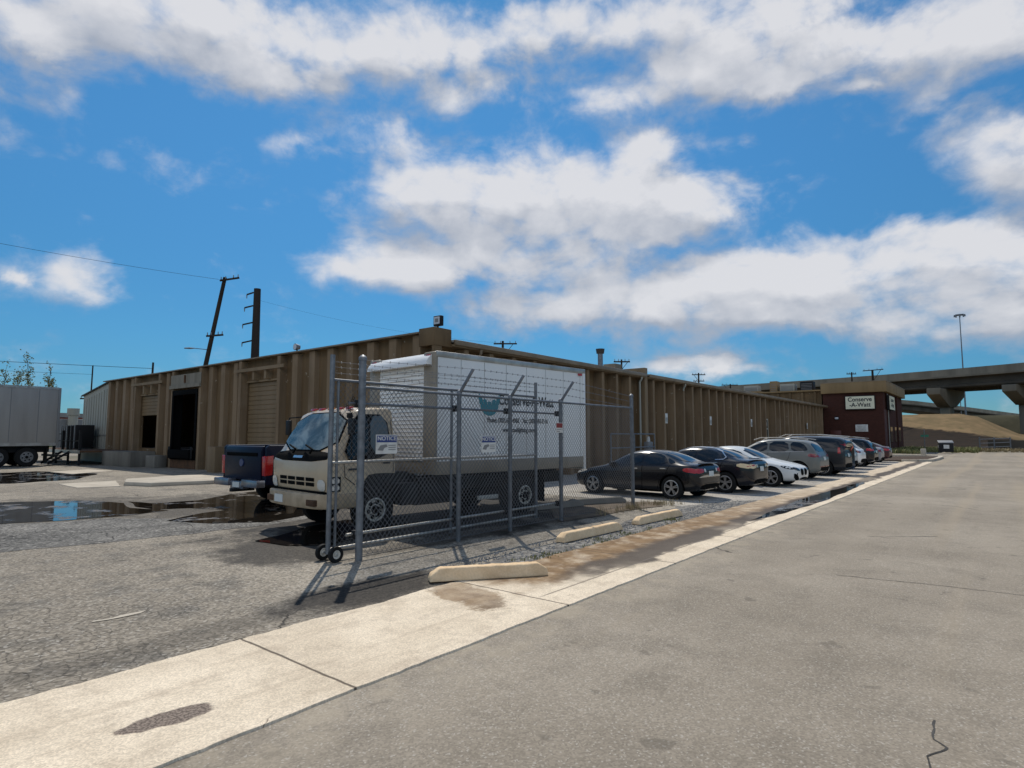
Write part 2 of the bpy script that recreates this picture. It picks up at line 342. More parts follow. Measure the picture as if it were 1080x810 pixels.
def tag(o,label=None,cat=None,group=None,kind=None):
    if label: o['label']=label
    if cat: o['category']=cat
    if group: o['group']=group
    if kind: o['kind']=kind
    return o
def thing(name,label,cat,loc=(0,0,0),rotz=0,group=None):
    o=bpy.data.objects.new(name,None); COL.objects.link(o); o.location=loc; o.rotation_euler.z=rotz; o.empty_display_size=.2
    return tag(o,label,cat,group)
def copy_tree(o,parent=None):
    c=o.copy(); COL.objects.link(c)
    if parent is not None: c.parent=parent
    for ch in [x for x in COL.objects if x.parent==o]: copy_tree(ch,c)
    return c
def struct(o): o['kind']='structure'; return o
def text(name,body,size,matn,parent,loc,rot,depth=.004,align='CENTER',bold=0.0,xs=1.0):
    cu=bpy.data.curves.new(name,'FONT'); cu.body=body; cu.size=size; cu.align_x=align; cu.align_y='CENTER'; cu.extrude=depth/2; cu.offset=bold
    t=bpy.data.objects.new('t',cu); COL.objects.link(t); dg=bpy.context.evaluated_depsgraph_get()
    me=bpy.data.meshes.new_from_object(t.evaluated_get(dg)); bpy.data.objects.remove(t)
    me.materials.clear(); me.materials.append(M[matn])
    o=bpy.data.objects.new(name,me); COL.objects.link(o); o.parent=parent; o.location=loc; o.rotation_euler=rot; o.scale=(xs,1,1); return o
def jag(poly,amp=.08,step=.25,seed=0):
    """densify a 2D outline and roughen it"""
    out=[]; n=len(poly)
    for i in range(n):
        a=Vector(poly[i]); b_=Vector(poly[(i+1)%n]); L=(b_-a).length; k=max(1,int(L/step))
        for j in range(k):
            q=a.lerp(b_,j/k); d=mnoise.noise_vector(Vector((q.x*1.3+seed*7.1,q.y*1.3,seed)))
            e=mnoise.noise_vector(Vector((q.x*4+seed*3.1,q.y*4,seed+5)))
            out.append((q.x+(d.x+.4*e.x)*amp,q.y+(d.y+.4*e.y)*amp))
    return out
def sheet(name,poly,z,matn,th=0.0):
    bm=bmesh.new(); f=bm.faces.new([bm.verts.new((x,y,z)) for x,y in poly])
    bmesh.ops.triangulate(bm,faces=[f]); bmesh.ops.recalc_face_normals(bm,faces=bm.faces)
    for f in bm.faces:
        if f.normal.z<0: f.normal_flip()
    me=bpy.data.meshes.new(name); bm.to_mesh(me); bm.free(); me.materials.append(M[matn])
    o=bpy.data.objects.new(name,me); COL.objects.link(o); return struct(o)
# ------------------------------------------------------------------ vehicles
def chaikin(p,n=2):
    for _ in range(n):
        q=[]
        for i in range(len(p)):
            a=p[i]; b_=p[(i+1)%len(p)]
            q.append((a[0]*.78+b_[0]*.22,a[1]*.78+b_[1]*.22)); q.append((a[0]*.22+b_[0]*.78,a[1]*.22+b_[1]*.78))
        p=q
    return p
def decal(name,matn,parent,bvh,poly,side,off=.006,maxe=.09):
    """a thin panel that follows the body: 2D outline projected on it from one side"""
    bm=bmesh.new(); f=bm.faces.new([bm.verts.new((a,b_,0)) for a,b_ in poly]); bmesh.ops.triangulate(bm,faces=[f])
    for _ in range(6):
        es=[e for e in bm.edges if e.calc_length()>maxe]
        if not es: break
        bmesh.ops.subdivide_edges(bm,edges=es,cuts=1,use_grid_fill=False); bmesh.ops.triangulate(bm,faces=bm.faces[:])
    D={'L':((0,-4),(0,1,0)),'R':((0,4),(0,-1,0)),'B':((6,0),(-1,0,0)),'F':((-6,0),(1,0,0)),'T':(None,(0,0,-1))}[side]
    d=Vector(D[1]); bad=[]
    for v in bm.verts:
        a,b_=v.co.x,v.co.y
        o=Vector((a,D[0][1],b_)) if side in 'LR' else Vector((D[0][0],a,b_)) if side in 'BF' else Vector((a,b_,4))
        h,nr,_,_=bvh.ray_cast(o,d)
        if h is None: bad.append(v)
        else:
            if nr.dot(d)>0: nr=-nr
            v.co=h+nr*off
    bmesh.ops.delete(bm,geom=bad,context='VERTS')
    for f in bm.faces:
        f.normal_update()
        if f.normal.dot(d)>0: f.normal_flip()
        f.smooth=True
    me=bpy.data.meshes.new(name); bm.to_mesh(me); bm.free(); me.materials.append(M[matn] if isinstance(matn,str) else matn)
    o=bpy.data.objects.new(name,me); COL.objects.link(o); o.parent=parent; return o

def loft(st,levels=2):
    """car body cage from stations (x,zb,zbelt,ztop,w,wr) then subdivision"""
    rows=[]
    for x,zb,zl,zt,w,wr in st:
        sh=w*.95; a=zt-zl
        half=[(w*.80,zb),(w*.95,zb+.07),(w,zb+.42*(zl-zb)),(w*.985,zl-.07),(sh,zl),(sh+(wr-sh)*.5,zl+a*.5),(wr,zt-min(.06,a*.3)),(wr*.6,zt-.004)]
        ring=[(x,0,zb)]+[(x,y,z) for y,z in half]+[(x,0,zt)]+[(x,-y,z) for y,z in reversed(half)]
        rows.append(ring)
    b=B(); n=len(rows[0])
    vs=[v for r in rows for v in r]; k=len(rows)
    fs=[(j*n+i,j*n+(i+1)%n,(j+1)*n+(i+1)%n,(j+1)*n+i) for j in range(k-1) for i in range(n)]
    fs+=[tuple(range(n-1,-1,-1)),tuple((k-1)*n+i for i in range(n))]
    b.add(vs,fs); return b
def evaluated(o,name):
    dg=bpy.context.evaluated_depsgraph_get(); dg.update(); me=bpy.data.meshes.new_from_object(o.evaluated_get(dg)); me.name=name; return me

def wheel_parts(parent,cx,y,rad,rimr,rimmat,side,width=.21,spokes=5,style='spoke'):
    t=B(); hw=width/2
    t.lathe([(rimr-.01,-hw*.8),(rimr+.02,-hw),(rad-.03,-hw),(rad,-hw*.7),(rad,hw*.7),(rad-.03,hw),(rimr+.02,hw),(rimr-.01,hw*.8)],(0,0,0),'y',26)
    w=t.build('wheel','black',parent,smooth=True,loc=(cx,y,rad))
    r=B(); s=side
    r.lathe([(rimr-.005,s*(hw-.005)),(rimr-.03,s*(hw+.0)),(rimr-.035,s*(hw-.05)),(rimr-.03,s*(hw-.06))],(0,0,0),'y',26,0)
    r.lathe([(rimr-.03,s*(hw-.06)),(.001,s*(hw-.07))],(0,0,0),'y',26,1)
    r.lathe([(.06,s*(hw-.05)),(.055,s*(hw-.008)),(.001,s*(hw-.004))],(0,0,0),'y',14,0)
    if style=='spoke':
        for k in range(spokes):
            for d in(-.09,.09):
                a=2*PI*k/spokes+.3; e=a+d*1.6
                p0=(.05*math.cos(a+d*2),s*(hw-.018),.05*math.sin(a+d*2)); p1=((rimr-.03)*math.cos(e),s*(hw-.012),(rimr-.03)*math.sin(e))
                r.bar(p0,p1,.03,.03,0,up=(0,1,0))
    else:   # stamped steel wheel with round holes
        r.lathe([(rimr-.03,s*(hw-.045)),(rimr*.55,s*(hw-.025)),(.06,s*(hw-.02))],(0,0,0),'y',26,0)
        for k in range(6):
            a=2*PI*k/6+.2; q=rimr*.62
            c=Vector((q*math.cos(a),s*(hw-.03),q*math.sin(a))); r.cyl(c,c+Vector((0,s*.012,0)),.038,.038,10,1)
        r.cyl((0,s*(hw-.03),0),(0,s*(hw+.03),0),.075,.065,14,1)
        for k in range(6):
            a=2*PI*k/6+.72; c=Vector((.115*math.cos(a),s*(hw-.02),.115*math.sin(a))); r.cyl(c,c+Vector((0,s*.025,0)),.014,.014,6,1)
    r.build('rim',[rimmat,'hole'],w,smooth=True)
    return w

def make_car(name,label,cat,S,pm,loc,rotz,group):
    L,W=S['L'],S['W']; hx=L/2
    st=[(x-hx,*r) for x,*r in S['st']]
    T=thing(name,label,cat,loc,rotz,group)
    o=loft(st).build('body',[pm,'hole']); 
    sd=o.modifiers.new('s','SUBSURF'); sd.levels=sd.render_levels=2
    rad=S['rad']; wells=[]
    cb=B()
    for ax in S['ax']:
        for sg in(-1,1): cb.cyl((ax-hx,sg*(W/2-.30),rad),(ax-hx,sg*(W/2+.3),rad),rad+.055,None,32)
    cut=cb.build('cut','hole')
    bo=o.modifiers.new('b','BOOLEAN'); bo.operation='DIFFERENCE'; bo.object=cut; bo.solver='EXACT'
    me=evaluated(o,'body'); bpy.data.objects.remove(o); bpy.data.objects.remove(cut)
    for p in me.polygons:
        inw=any(all(abs(math.hypot(me.vertices[i].co.x-(ax-hx),me.vertices[i].co.z-rad)-(rad+.055))<.006 for i in p.vertices) for ax in S['ax'])
        flat=abs(abs(p.center.y)-(W/2-.30))<.002 and p.center.z<rad*2.2
        p.material_index=1 if (inw or flat) else 0
        p.use_smooth=True
    me.set_sharp_from_angle(angle=R(42))
    o=bpy.data.objects.new('body',me); COL.objects.link(o); o.parent=T
    bm=bmesh.new(); bm.from_mesh(me); bvh=BVHTree.FromBMesh(bm); bm.free()
    sh=lambda P:[(x-hx,z) for x,z in P]
    def D(n,mt,poly,side,rnd=2,off=.006,xs=False):
        if side in'LR': poly=[(r[0],r[1]) for r in ends(poly,S['ax'][0],S['ax'][1],*S['ov'])]
        p=chaikin(poly,rnd) if rnd else poly
        return decal(n,mt,T,bvh,sh(p) if side in'LR' or xs else p,side,off)
    for side in 'LR':
        if 'trim' in S:
            for a,c in zip(S['trim'],S['trim'][1:]):
                v=Vector((c[0]-a[0],c[1]-a[1])); n_=Vector((-v.y,v.x)).normalized()*.011
                D('window_trim',S.get('trimmat','hole'),[(a[0]+n_.x,a[1]+n_.y),(c[0]+n_.x,c[1]+n_.y),(c[0]-n_.x,c[1]-n_.y),(a[0]-n_.x,a[1]-n_.y)],side,0,.009)
        for w in S['win']: D('side_window','glass',w,side,1,.007)
        for g in S['gaps']:   # door shut lines
            for a,b_ in zip(g,g[1:]):
                v=Vector((b_[0]-a[0],b_[1]-a[1])); n=Vector((-v.y,v.x)).normalized()*.006
                D('door_gap','hole',[(a[0]+n.x,a[1]+n.y),(b_[0]+n.x,b_[1]+n.y),(b_[0]-n.x,b_[1]-n.y),(a[0]-n.x,a[1]-n.y)],side,0,.004)
        D('rocker_trim',S.get('sill','hole'),S['rock'],side,0,.004)
        if 'headS' in S: D('headlight',S.get('headm','clear'),S['headS'],side,1)
        if 'tailS' in S: D('taillight',S['tailm'],S['tailS'],side,S.get('tr',1))
        for h in S['han']:
            sg=-1 if side=='L' else 1
            hh,nr,_,_=bvh.ray_cast(Vector((h[0]-hx,sg*4,h[1])),Vector((0,-sg,0)))
            if hh: B().box(hh.x-.09,hh.y-.012*1,hh.z-.014,hh.x+.09,hh.y+.022*sg,hh.z+.014).build('door_handle',S.get('hanm',pm),T,bevel=.006)
    sgm=[(-1,'L'),(1,'R')]
    for sg,_ in sgm:
        x,z=S['mir']; hh,_,_,_=bvh.ray_cast(Vector((x-hx,sg*4,z)),Vector((0,-sg,0)))
        if hh: B().prism([(hh.x-.05,z-.07),(hh.x+.08,z-.07),(hh.x+.09,z+.07),(hh.x+.0,z+.075)],hh.y-.02*sg,hh.y+.20*sg).build('mirror',pm,T,bevel=.02)
    y0,z0,y1,z1=S['wind']; D('windscreen','glass',[(-y0,z0),(y0,z0),(y1,z1),(-y1,z1)],'F',1,.007)
    y0,z0,y1,z1=S['back']; D('rear_window','glass',[(-y0,z0),(y0,z0),(y1,z1),(-y1,z1)],'B',1,.007)
    for sg in(-1,1):
        if 'tailB' in S: D('taillight',S['tailm'],[(sg*y,z) for y,z in S['tailB']],'B',S.get('tr',1),.008)
        if 'revB' in S: D('reversing_light','clear',[(sg*y,z) for y,z in S['revB']],'B',1,.011)
        if 'headF' in S: D('headlight',S.get('headm','clear'),[(sg*y,z) for y,z in S['headF']],'F',1,.008)
    for n,mt,poly,sd_ in S.get('extra',[]): D(n,mt,poly,sd_,0 if n in('number_plate',) else 1,.012 if n=='number_plate' else .009)
    for n,mt,pts,rr in S.get('tubes',[]): B().tube([(x-hx,y,z) for x,y,z in pts],rr,8).build(n,mt,T,smooth=True)
    for n,mt,bx,bv in S.get('boxes',[]): B().box(bx[0]-hx,bx[1],bx[2],bx[3]-hx,bx[4],bx[5]).build(n,mt,T,bevel=bv)
    k_=S.get('scale',.925); T.scale=(k_,k_,k_)
    B().box(S['ax'][0]-hx+.5,-W/2+.32,.17,S['ax'][1]-hx-.5,W/2-.32,.3).build('underbody','hole',T)
    for ax in S['ax']:
        for sg in(-1,1): wheel_parts(T,ax-hx,sg*(W/2-.115),rad,S['rimr'],S.get('rimm','rim'),sg,spokes=S.get('spokes',5))
    return T

def ends(st,xa,xb,ka,kb):
    # pull the overhangs in towards the axles
    out=[]
    for r in st:
        x=r[0]
        if x<xa: x=xa-(xa-x)*ka
        if x>xb: x=xb+(x-xb)*kb
        out.append((x,*r[1:]))
    return out
# ---- sedan with raked tail (two looks made from it by its numbers)
def sedan(L=4.55,W=1.76,H=1.43,xr=None):
    k=L/4.55; w=W/2; s=H/1.43
    st=[(0,.33,.56,.585,w*.60,w*.45),(.05,.25,.64,.68,w*.74,w*.56),(.22,.2,.70,.76,w*.90,w*.66),(.6,.19,.78,.85,w*.985,w*.70),(1.22,.19,.88,.95,w,w*.73),(1.5,.19,.90,1.10,w,w*.70),
        (2.02,.19,.92,1.37,w,w*.655),(2.5,.19,.935,1.43,w,w*.66),(3.05,.19,.95,1.405,w,w*.645),(3.55,.2,.97,1.24,w,w*.64),(3.95,.21,.985,1.075,w*.99,w*.66),(4.25,.23,.98,1.05,w*.95,w*.66),(4.42,.27,.95,1.03,w*.88,w*.62),(4.52,.32,.86,.92,w*.76,w*.55),(4.55,.38,.72,.76,w*.62,w*.45)]
    st=[(x*k,a,b_*s,c*s,d,e) for x,a,b_,c,d,e in st]
    P=lambda q:[(x*k,z*s) for x,z in q]
    st=ends(st,.92*k,3.57*k,.90,.80)
    return dict(L=L,W=W,st=st,rad=.325,rimr=.225,ov=(.90,.80),ax=(.92*k,3.57*k),
      win=[P([(1.58,.965),(2.06,1.27),(2.62,1.335),(2.60,.985)]),P([(2.68,.985),(2.69,1.335),(3.05,1.315),(3.30,1.22),(3.44,1.03)]),P([(3.49,1.03),(3.36,1.20),(3.62,1.09),(3.66,1.055)])],
      gaps=[P([(1.45,.93),(1.42,.55),(1.5,.3)]),P([(2.645,.97),(2.645,.5),(2.62,.3)]),P([(3.52,.99),(3.4,.75),(3.2,.55),(3.12,.3)])],
      rock=P([(1.3,.2),(3.15,.2),(3.15,.255),(1.3,.255)]),headS=P([(.12,.62),(.62,.72),(.66,.78),(.3,.74)]),headF=[(.30,.56),(.60,.60),(.64,.7),(.34,.64)],
      han=[(2.42*k,.86*s),(3.32*k,.885*s)],mir=(1.62*k,.98*s),wind=(w*.74,.98*s,w*.58,1.335*s),back=(w*.66,1.07*s,w*.55,1.345*s),
      tailm='red',tailS=P([(4.02,.82),(4.5,.76),(4.5,.88),(4.2,.93),(4.0,.90)]),tailB=[(.40,.80*s),(.74,.76*s),(.80,.90*s),(.42,.90*s)],revB=[(.30,.80*s),(.40,.80*s),(.40,.90*s),(.32,.90*s)],
      extra=[('number_plate','plate',[(-.15,.68*s),(.15,.68*s),(.15,.82*s),(-.15,.82*s)],'B'),('rear_valance','hole',[(-.6,.30),(.6,.30),(.55,.44),(-.55,.44)],'B'),('grille','hole',[(-.42,.34),(.42,.34),(.36,.52),(-.36,.52)],'F'),('number_plate','plate',[(-.15,.42),(.15,.42),(.15,.54),(-.15,.54)],'F')],spokes=5)

def suv(L=4.65,W=1.88,H=1.66,roofend=4.15,tail='hatch'):
    w=W/2; s=H/1.66; k=L/4.65
    e=roofend
    st=[(0,.40,.74,.78,w*.64,w*.52),(.05,.30,.84,.88,w*.78,w*.62),(.22,.25,.92,.97,w*.93,w*.7),(.6,.22,.97,1.05,w*.99,w*.73),(1.2,.22,1.03,1.11,w,w*.75),(1.45,.22,1.05,1.24,w,w*.74),
        (1.98,.22,1.06,1.57,w,w*.70),(2.5,.22,1.075,1.655,w,w*.72),(3.2,.22,1.09,1.65,w,w*.71),(e-.35,.23,1.10,1.60,w,w*.70),(e,.24,1.11,1.55,w*.985,w*.69),(e+.22,.27,1.10,1.32,w*.96,w*.74),(4.50,.32,1.04,1.12,w*.91,w*.76),(4.6,.36,.90,.96,w*.84,w*.7),(4.65,.42,.76,.80,w*.70,w*.55)]
    st=[(x*k,a,b_*s,c*s,d,f) for x,a,b_,c,d,f in st]
    P=lambda q:[(x*k,z*s) for x,z in q]
    st=ends(st,.90*k,3.72*k,.92,.85)
    return dict(L=L,W=W,st=st,rad=.36,rimr=.25,ov=(.92,.85),ax=(.90*k,3.72*k),
      win=[P([(1.56,1.09),(2.02,1.42),(2.52,1.535),(2.52,1.115)]),P([(2.6,1.115),(2.6,1.535),(3.3,1.53),(3.40,1.14)]),P([(3.48,1.145),(3.4,1.525),(e-.25,1.48),(e+.02,1.22),(e-.1,1.16)])],
      gaps=[P([(1.42,1.06),(1.38,.6),(1.45,.34)]),P([(2.56,1.1),(2.56,.6),(2.55,.34)]),P([(3.44,1.12),(3.36,.85),(3.15,.6),(3.1,.34)])],
      rock=P([(1.3,.22),(3.28,.22),(3.28,.33),(1.3,.33)]),headS=P([(.12,.80),(.6,.88),(.62,.95),(.28,.93)]),headF=[(.36,.76),(.66,.78),(.70,.88),(.38,.87)],
      han=[(2.36*k,.98*s),(3.2*k,1.0*s)],mir=(1.62*k,1.12*s),wind=(w*.74,1.13*s,w*.6,1.55*s),back=(w*.70,1.13*s,w*.6,1.50*s),
      tailm='darkred',tailS=P([(4.15,.94),(4.56,.90),(4.54,1.04),(4.2,1.07)]),tailB=[(.42,.93*s),(.80,.90*s),(.83,1.02*s),(.44,1.03*s)],
      extra=[('number_plate','plate',[(-.16,.78*s),(.16,.78*s),(.16,.92*s),(-.16,.92*s)],'B'),('rear_valance','hole',[(-.62,.36),(.62,.36),(.62,.56),(-.62,.56)],'B'),('grille','hole',[(-.40,.50),(.40,.50),(.44,.80),(-.44,.80)],'F')],spokes=5,
      tubes=[('roof_rail','alu',[(1.9*k,sg*w*.60,1.60*s),(2.2*k,sg*w*.62,1.695*s),(3.4*k,sg*w*.61,1.70*s),((e-.1)*k,sg*w*.60,1.615*s)],.018) for sg in(-1,1)])

PAINT={'black':paint('black car paint',(.010,.010,.012),.18,.2),'black2':paint('black blue car paint',(.012,.012,.016),.16,.2),'silver':paint('pale silver car paint',(.60,.62,.62),.28,.25),
 'grey':paint('grey green car paint',(.15,.155,.145),.3,.5),'dark':paint('dark charcoal car paint',(.02,.022,.026),.25,.3),'ice':paint('ice blue car paint',(.27,.33,.38),.28,.4),
 'white':paint('white car paint',(.78,.78,.77),.25,.0),'maroon':paint('dark maroon car paint',(.05,.014,.016),.25,.3),'steel':paint('steel grey car paint',(.24,.24,.25),.3,.5),'navy':mat('midnight navy paint',(.006,.008,.022),.36,0,spec=.18)}
GC='cars parked in a row beside the tan building'
UP=-PI/2; OUT=PI/2
def cars():
    S=sedan(4.5,1.74,1.37); S['extra'].append(('trunk_trim','chrome',[(-.66,.62),(-.45,.66),(.45,.66),(.66,.62),(.66,.645),(.45,.69),(-.45,.69),(-.66,.645)],'B'))
    S['boxes']=[('boot_lip',PAINT['black'],(4.16,-.5,.985,4.28,.5,1.015),.012)]; S['hanm']='chrome'
    make_car('sedan','black sedan behind the end of the chain link fence, red taillights towards the street','car',S,PAINT['black'],(15.62,7.72,0),UP-R(4),GC)
    S=sedan(4.75,1.78,1.43); S['tailm']='cream'; S['trim']=[(2.2,1.365),(2.75,1.40),(3.2,1.375),(3.5,1.27),(3.72,1.10),(3.66,1.035),(3.4,1.02)]; S['trimmat']='chrome'
    S['extra'].append(('brake_light','red',[(.50,.86),(.78,.82),(.80,.85),(.52,.90)],'B')); S['extra'].append(('brake_light','red',[(-.50,.86),(-.78,.82),(-.80,.85),(-.52,.90)],'B'))
    S['boxes']=[('spoiler',PAINT['black2'],(4.38,-.62,1.055,4.5,.62,1.08),.012)]
    make_car('sedan','black sedan with cream tail lamps and a bright chrome window outline','car',S,PAINT['black2'],(18.25,7.35,0),UP-R(3),GC)
    # pale coupe nose to the street
    S=sedan(4.54,1.84,1.40); S['rad']=.34; S['rimr']=.24
    S['win']=[[(1.66,.94),(2.14,1.25),(2.85,1.30),(2.85,.955)],[(2.92,.955),(2.92,1.30),(3.2,1.25),(3.55,1.06),(3.45,.98)]]
    S['gaps']=[[(1.45,.9),(1.42,.55),(1.5,.3)],[(2.95,.94),(2.98,.5),(2.9,.3)]]; S['han']=[(2.75,.85)]
    S['headF']=[(.40,.55),(.72,.60),(.72,.70),(.42,.66)]; S['headm']='glass'; S['headS']=[(.10,.60),(.46,.66),(.60,.745),(.26,.72)]
    S['extra']=[('grille','hole',[(sg*.05,.40),(sg*.32,.42),(sg*.34,.62),(sg*.06,.64)],'F') for sg in(-1,1)]+[('air_intake','hole',[(sg*.40,.22),(sg*.72,.30),(sg*.74,.50),(sg*.62,.44)],'F') for sg in(-1,1)]+[('lower_grille','hole',[(-.4,.26),(.4,.26),(.36,.34),(-.36,.34)],'F'),('number_plate','plate',[(-.15,.68),(.15,.68),(.15,.8),(-.15,.8)],'B')]
    make_car('coupe','pale silver coupe parked nose out to the street','car',S,PAINT['silver'],(21.3,6.95,0),OUT-R(3),GC)
    S=suv(4.66,1.89,1.65); S['rimr']=.26; S['extra'].append(('bumper_reflector','darkred',[(-.7,.52),(.7,.52),(.7,.56),(-.7,.56)],'B')); S['trim']=[(1.62,1.075),(2.5,1.09),(3.4,1.115),(4.0,1.14)]; S['trimmat']='alu'
    make_car('suv','grey green crossover SUV between the silver coupe and a dark SUV','car',S,PAINT['grey'],(25.3,7.15,0),UP-R(2),GC)
    S=suv(4.95,1.95,1.78,4.55); S['tailm']='red'; S['tr']=0; S['tailB']=[(.70,.98),(.84,.98),(.80,1.42),(.70,1.42)]; S['tailS']=[(4.66,1.0),(4.80,1.0),(4.74,1.4),(4.66,1.42)]
    make_car('suv','dark SUV with tall upright red tail lamps','car',S,PAINT['dark'],(28.4,7.0,0),UP-R(2),GC)
    S=suv(4.6,1.80,1.70,4.25); S['tailm']='darkred'
    make_car('suv','ice blue SUV with roof rails parked past the dark SUV','car',S,PAINT['ice'],(31.3,7.1,0),UP-R(2),GC)
    S=suv(4.4,1.80,1.58,3.95); S['tailm']='darkred'
    make_car('hatchback','white hatchback in the row beside the brick office','car',S,PAINT['white'],(34.4,7.15,0),UP-R(2),GC)
    S=suv(4.6,1.84,1.66); S['tailm']='red'
    make_car('suv','black SUV with bright red tail lamps past the white hatchback','car',S,PAINT['black'],(37.5,7.1,0),UP-R(1),GC)
    S=sedan(4.6,1.8,1.45); S['tailm']='darkred'
    make_car('sedan','steel grey sedan second from the far end of the row','car',S,PAINT['steel'],(40.9,7.2,0),UP-R(1),GC)
    S=sedan(4.6,1.8,1.45)
    make_car('sedan','dark maroon sedan at the far end of the row','car',S,PAINT['maroon'],(44.3,7.2,0),UP-R(1),GC)

# ---- pickup, tail towards us
def pickup():
    T=thing('pickup_truck','midnight blue pickup with its tailgate towards the yard, behind the cab of the box truck','pickup',(7.15,13.92,0),0)
    W=1.0; P=PAINT['navy']
    # local +x = forward; tail at x=0.12
    prof=[(.14,.52),(.14,1.36),(.20,1.41),(2.0,1.41),(2.0,.5),(1.86,.46),(1.83,.70),(1.72,.86),(1.55,.95),(1.35,.97),(1.15,.95),(.98,.86),(.87,.70),(.84,.50),(.6,.48)]
    b=B(); b.prism(prof,-W,-W+.09); b.prism(prof,W-.09,W); b.box(.14,-W+.09,.62,2.0,W-.09,.72); b.box(1.9,-W+.09,.72,2.0,W-.09,1.41)
    b.build('cargo_bed',P,T,bevel=.02)
    g=B(); g.prism([(.11,.60),(.09,.85),(.09,1.26),(.12,1.38),(.19,1.40),(.19,.60)],-W+.16,W-.16); tg=g.build('tailgate',P,T,bevel=.015)
    B().box(.065,-W+.3,1.16,.10,W-.3,1.24).build('trim_strip','hole',tg,bevel=.01)
    B().lathe([(.001,-.012),(.085,-.012),(.09,0),(.09,.02)],(.08,0,1.0),'x',20).build('badge','navyb',tg,smooth=True)
    for sg in(-1,1):
        q=B(); q.prism([(.115,.72),(.10,1.16),(.31,1.18),(.29,.74)],sg*(W-.145),sg*(W+.012)); q.build('taillight','red',T,bevel=.012)
    u=B(); u.box(-.08,-W,.46,.13,-.3,.63); u.box(-.08,.3,.46,.13,W,.63); u.box(-.03,-.3,.40,.13,.3,.58); bp=u.build('rear_bumper','chromed',T,bevel=.02)
    B().box(-.045,-.15,.44,-.032,.15,.56).build('number_plate','plate',bp)
    B().box(-.16,-.06,.34,.4,.06,.42).build('tow_hitch','blackm',T,bevel=.01)
    st=[(2.04,.46,1.18,1.40,.97,.75),(2.07,.44,1.2,1.80,1.0,.76),(2.4,.44,1.2,1.93,1.0,.78),(3.3,.44,1.2,1.95,1.0,.78),(3.95,.44,1.19,1.88,1.0,.76),(4.55,.44,1.17,1.40,1.0,.76),(4.75,.44,1.16,1.25,1.0,.75),(5.4,.44,1.1,1.2,.99,.75),(5.75,.46,1.02,1.12,.95,.7),(5.85,.5,.85,.9,.8,.6)]
    o=loft(st).build('tmp',P); sd=o.modifiers.new('s','SUBSURF'); sd.levels=2; me=evaluated(o,'cab'); bpy.data.objects.remove(o)
    for p in me.polygons: p.use_smooth=True
    c=bpy.data.objects.new('cab',me); COL.objects.link(c); c.parent=T
    bm=bmesh.new(); bm.from_mesh(me); bvh=BVHTree.FromBMesh(bm); bm.free()
    decal('rear_window','glass',T,bvh,chaikin([(-.62,1.3),(.62,1.3),(.55,1.78),(-.55,1.78)],1),'F')
    decal('windscreen','glass',T,bvh,chaikin([(-.68,1.3),(.68,1.3),(.56,1.8),(-.56,1.8)],1),'B')
    for s_ in 'LR':
        decal('side_window','glass',T,bvh,chaikin([(2.25,1.26),(2.3,1.8),(3.1,1.83),(3.15,1.26)],1),s_)
        decal('side_window','glass',T,bvh,chaikin([(3.25,1.26),(3.22,1.83),(3.85,1.78),(4.4,1.3)],1),s_)
    for x in(1.35,4.85):
        for sg in(-1,1): wheel_parts(T,x,sg*(W-.13),.40,.26,'rim',sg,.27,6)
    B().box(.5,-.7,.42,5.4,.7,.6).build('chassis','blackm',T)
M['navyb']=mat('blue badge',(.03,.05,.14),.3); M['chromed']=worn('dull chrome bumper',(.33,.33,.36),(.2,.2,.22),3,.3,metal=.8)

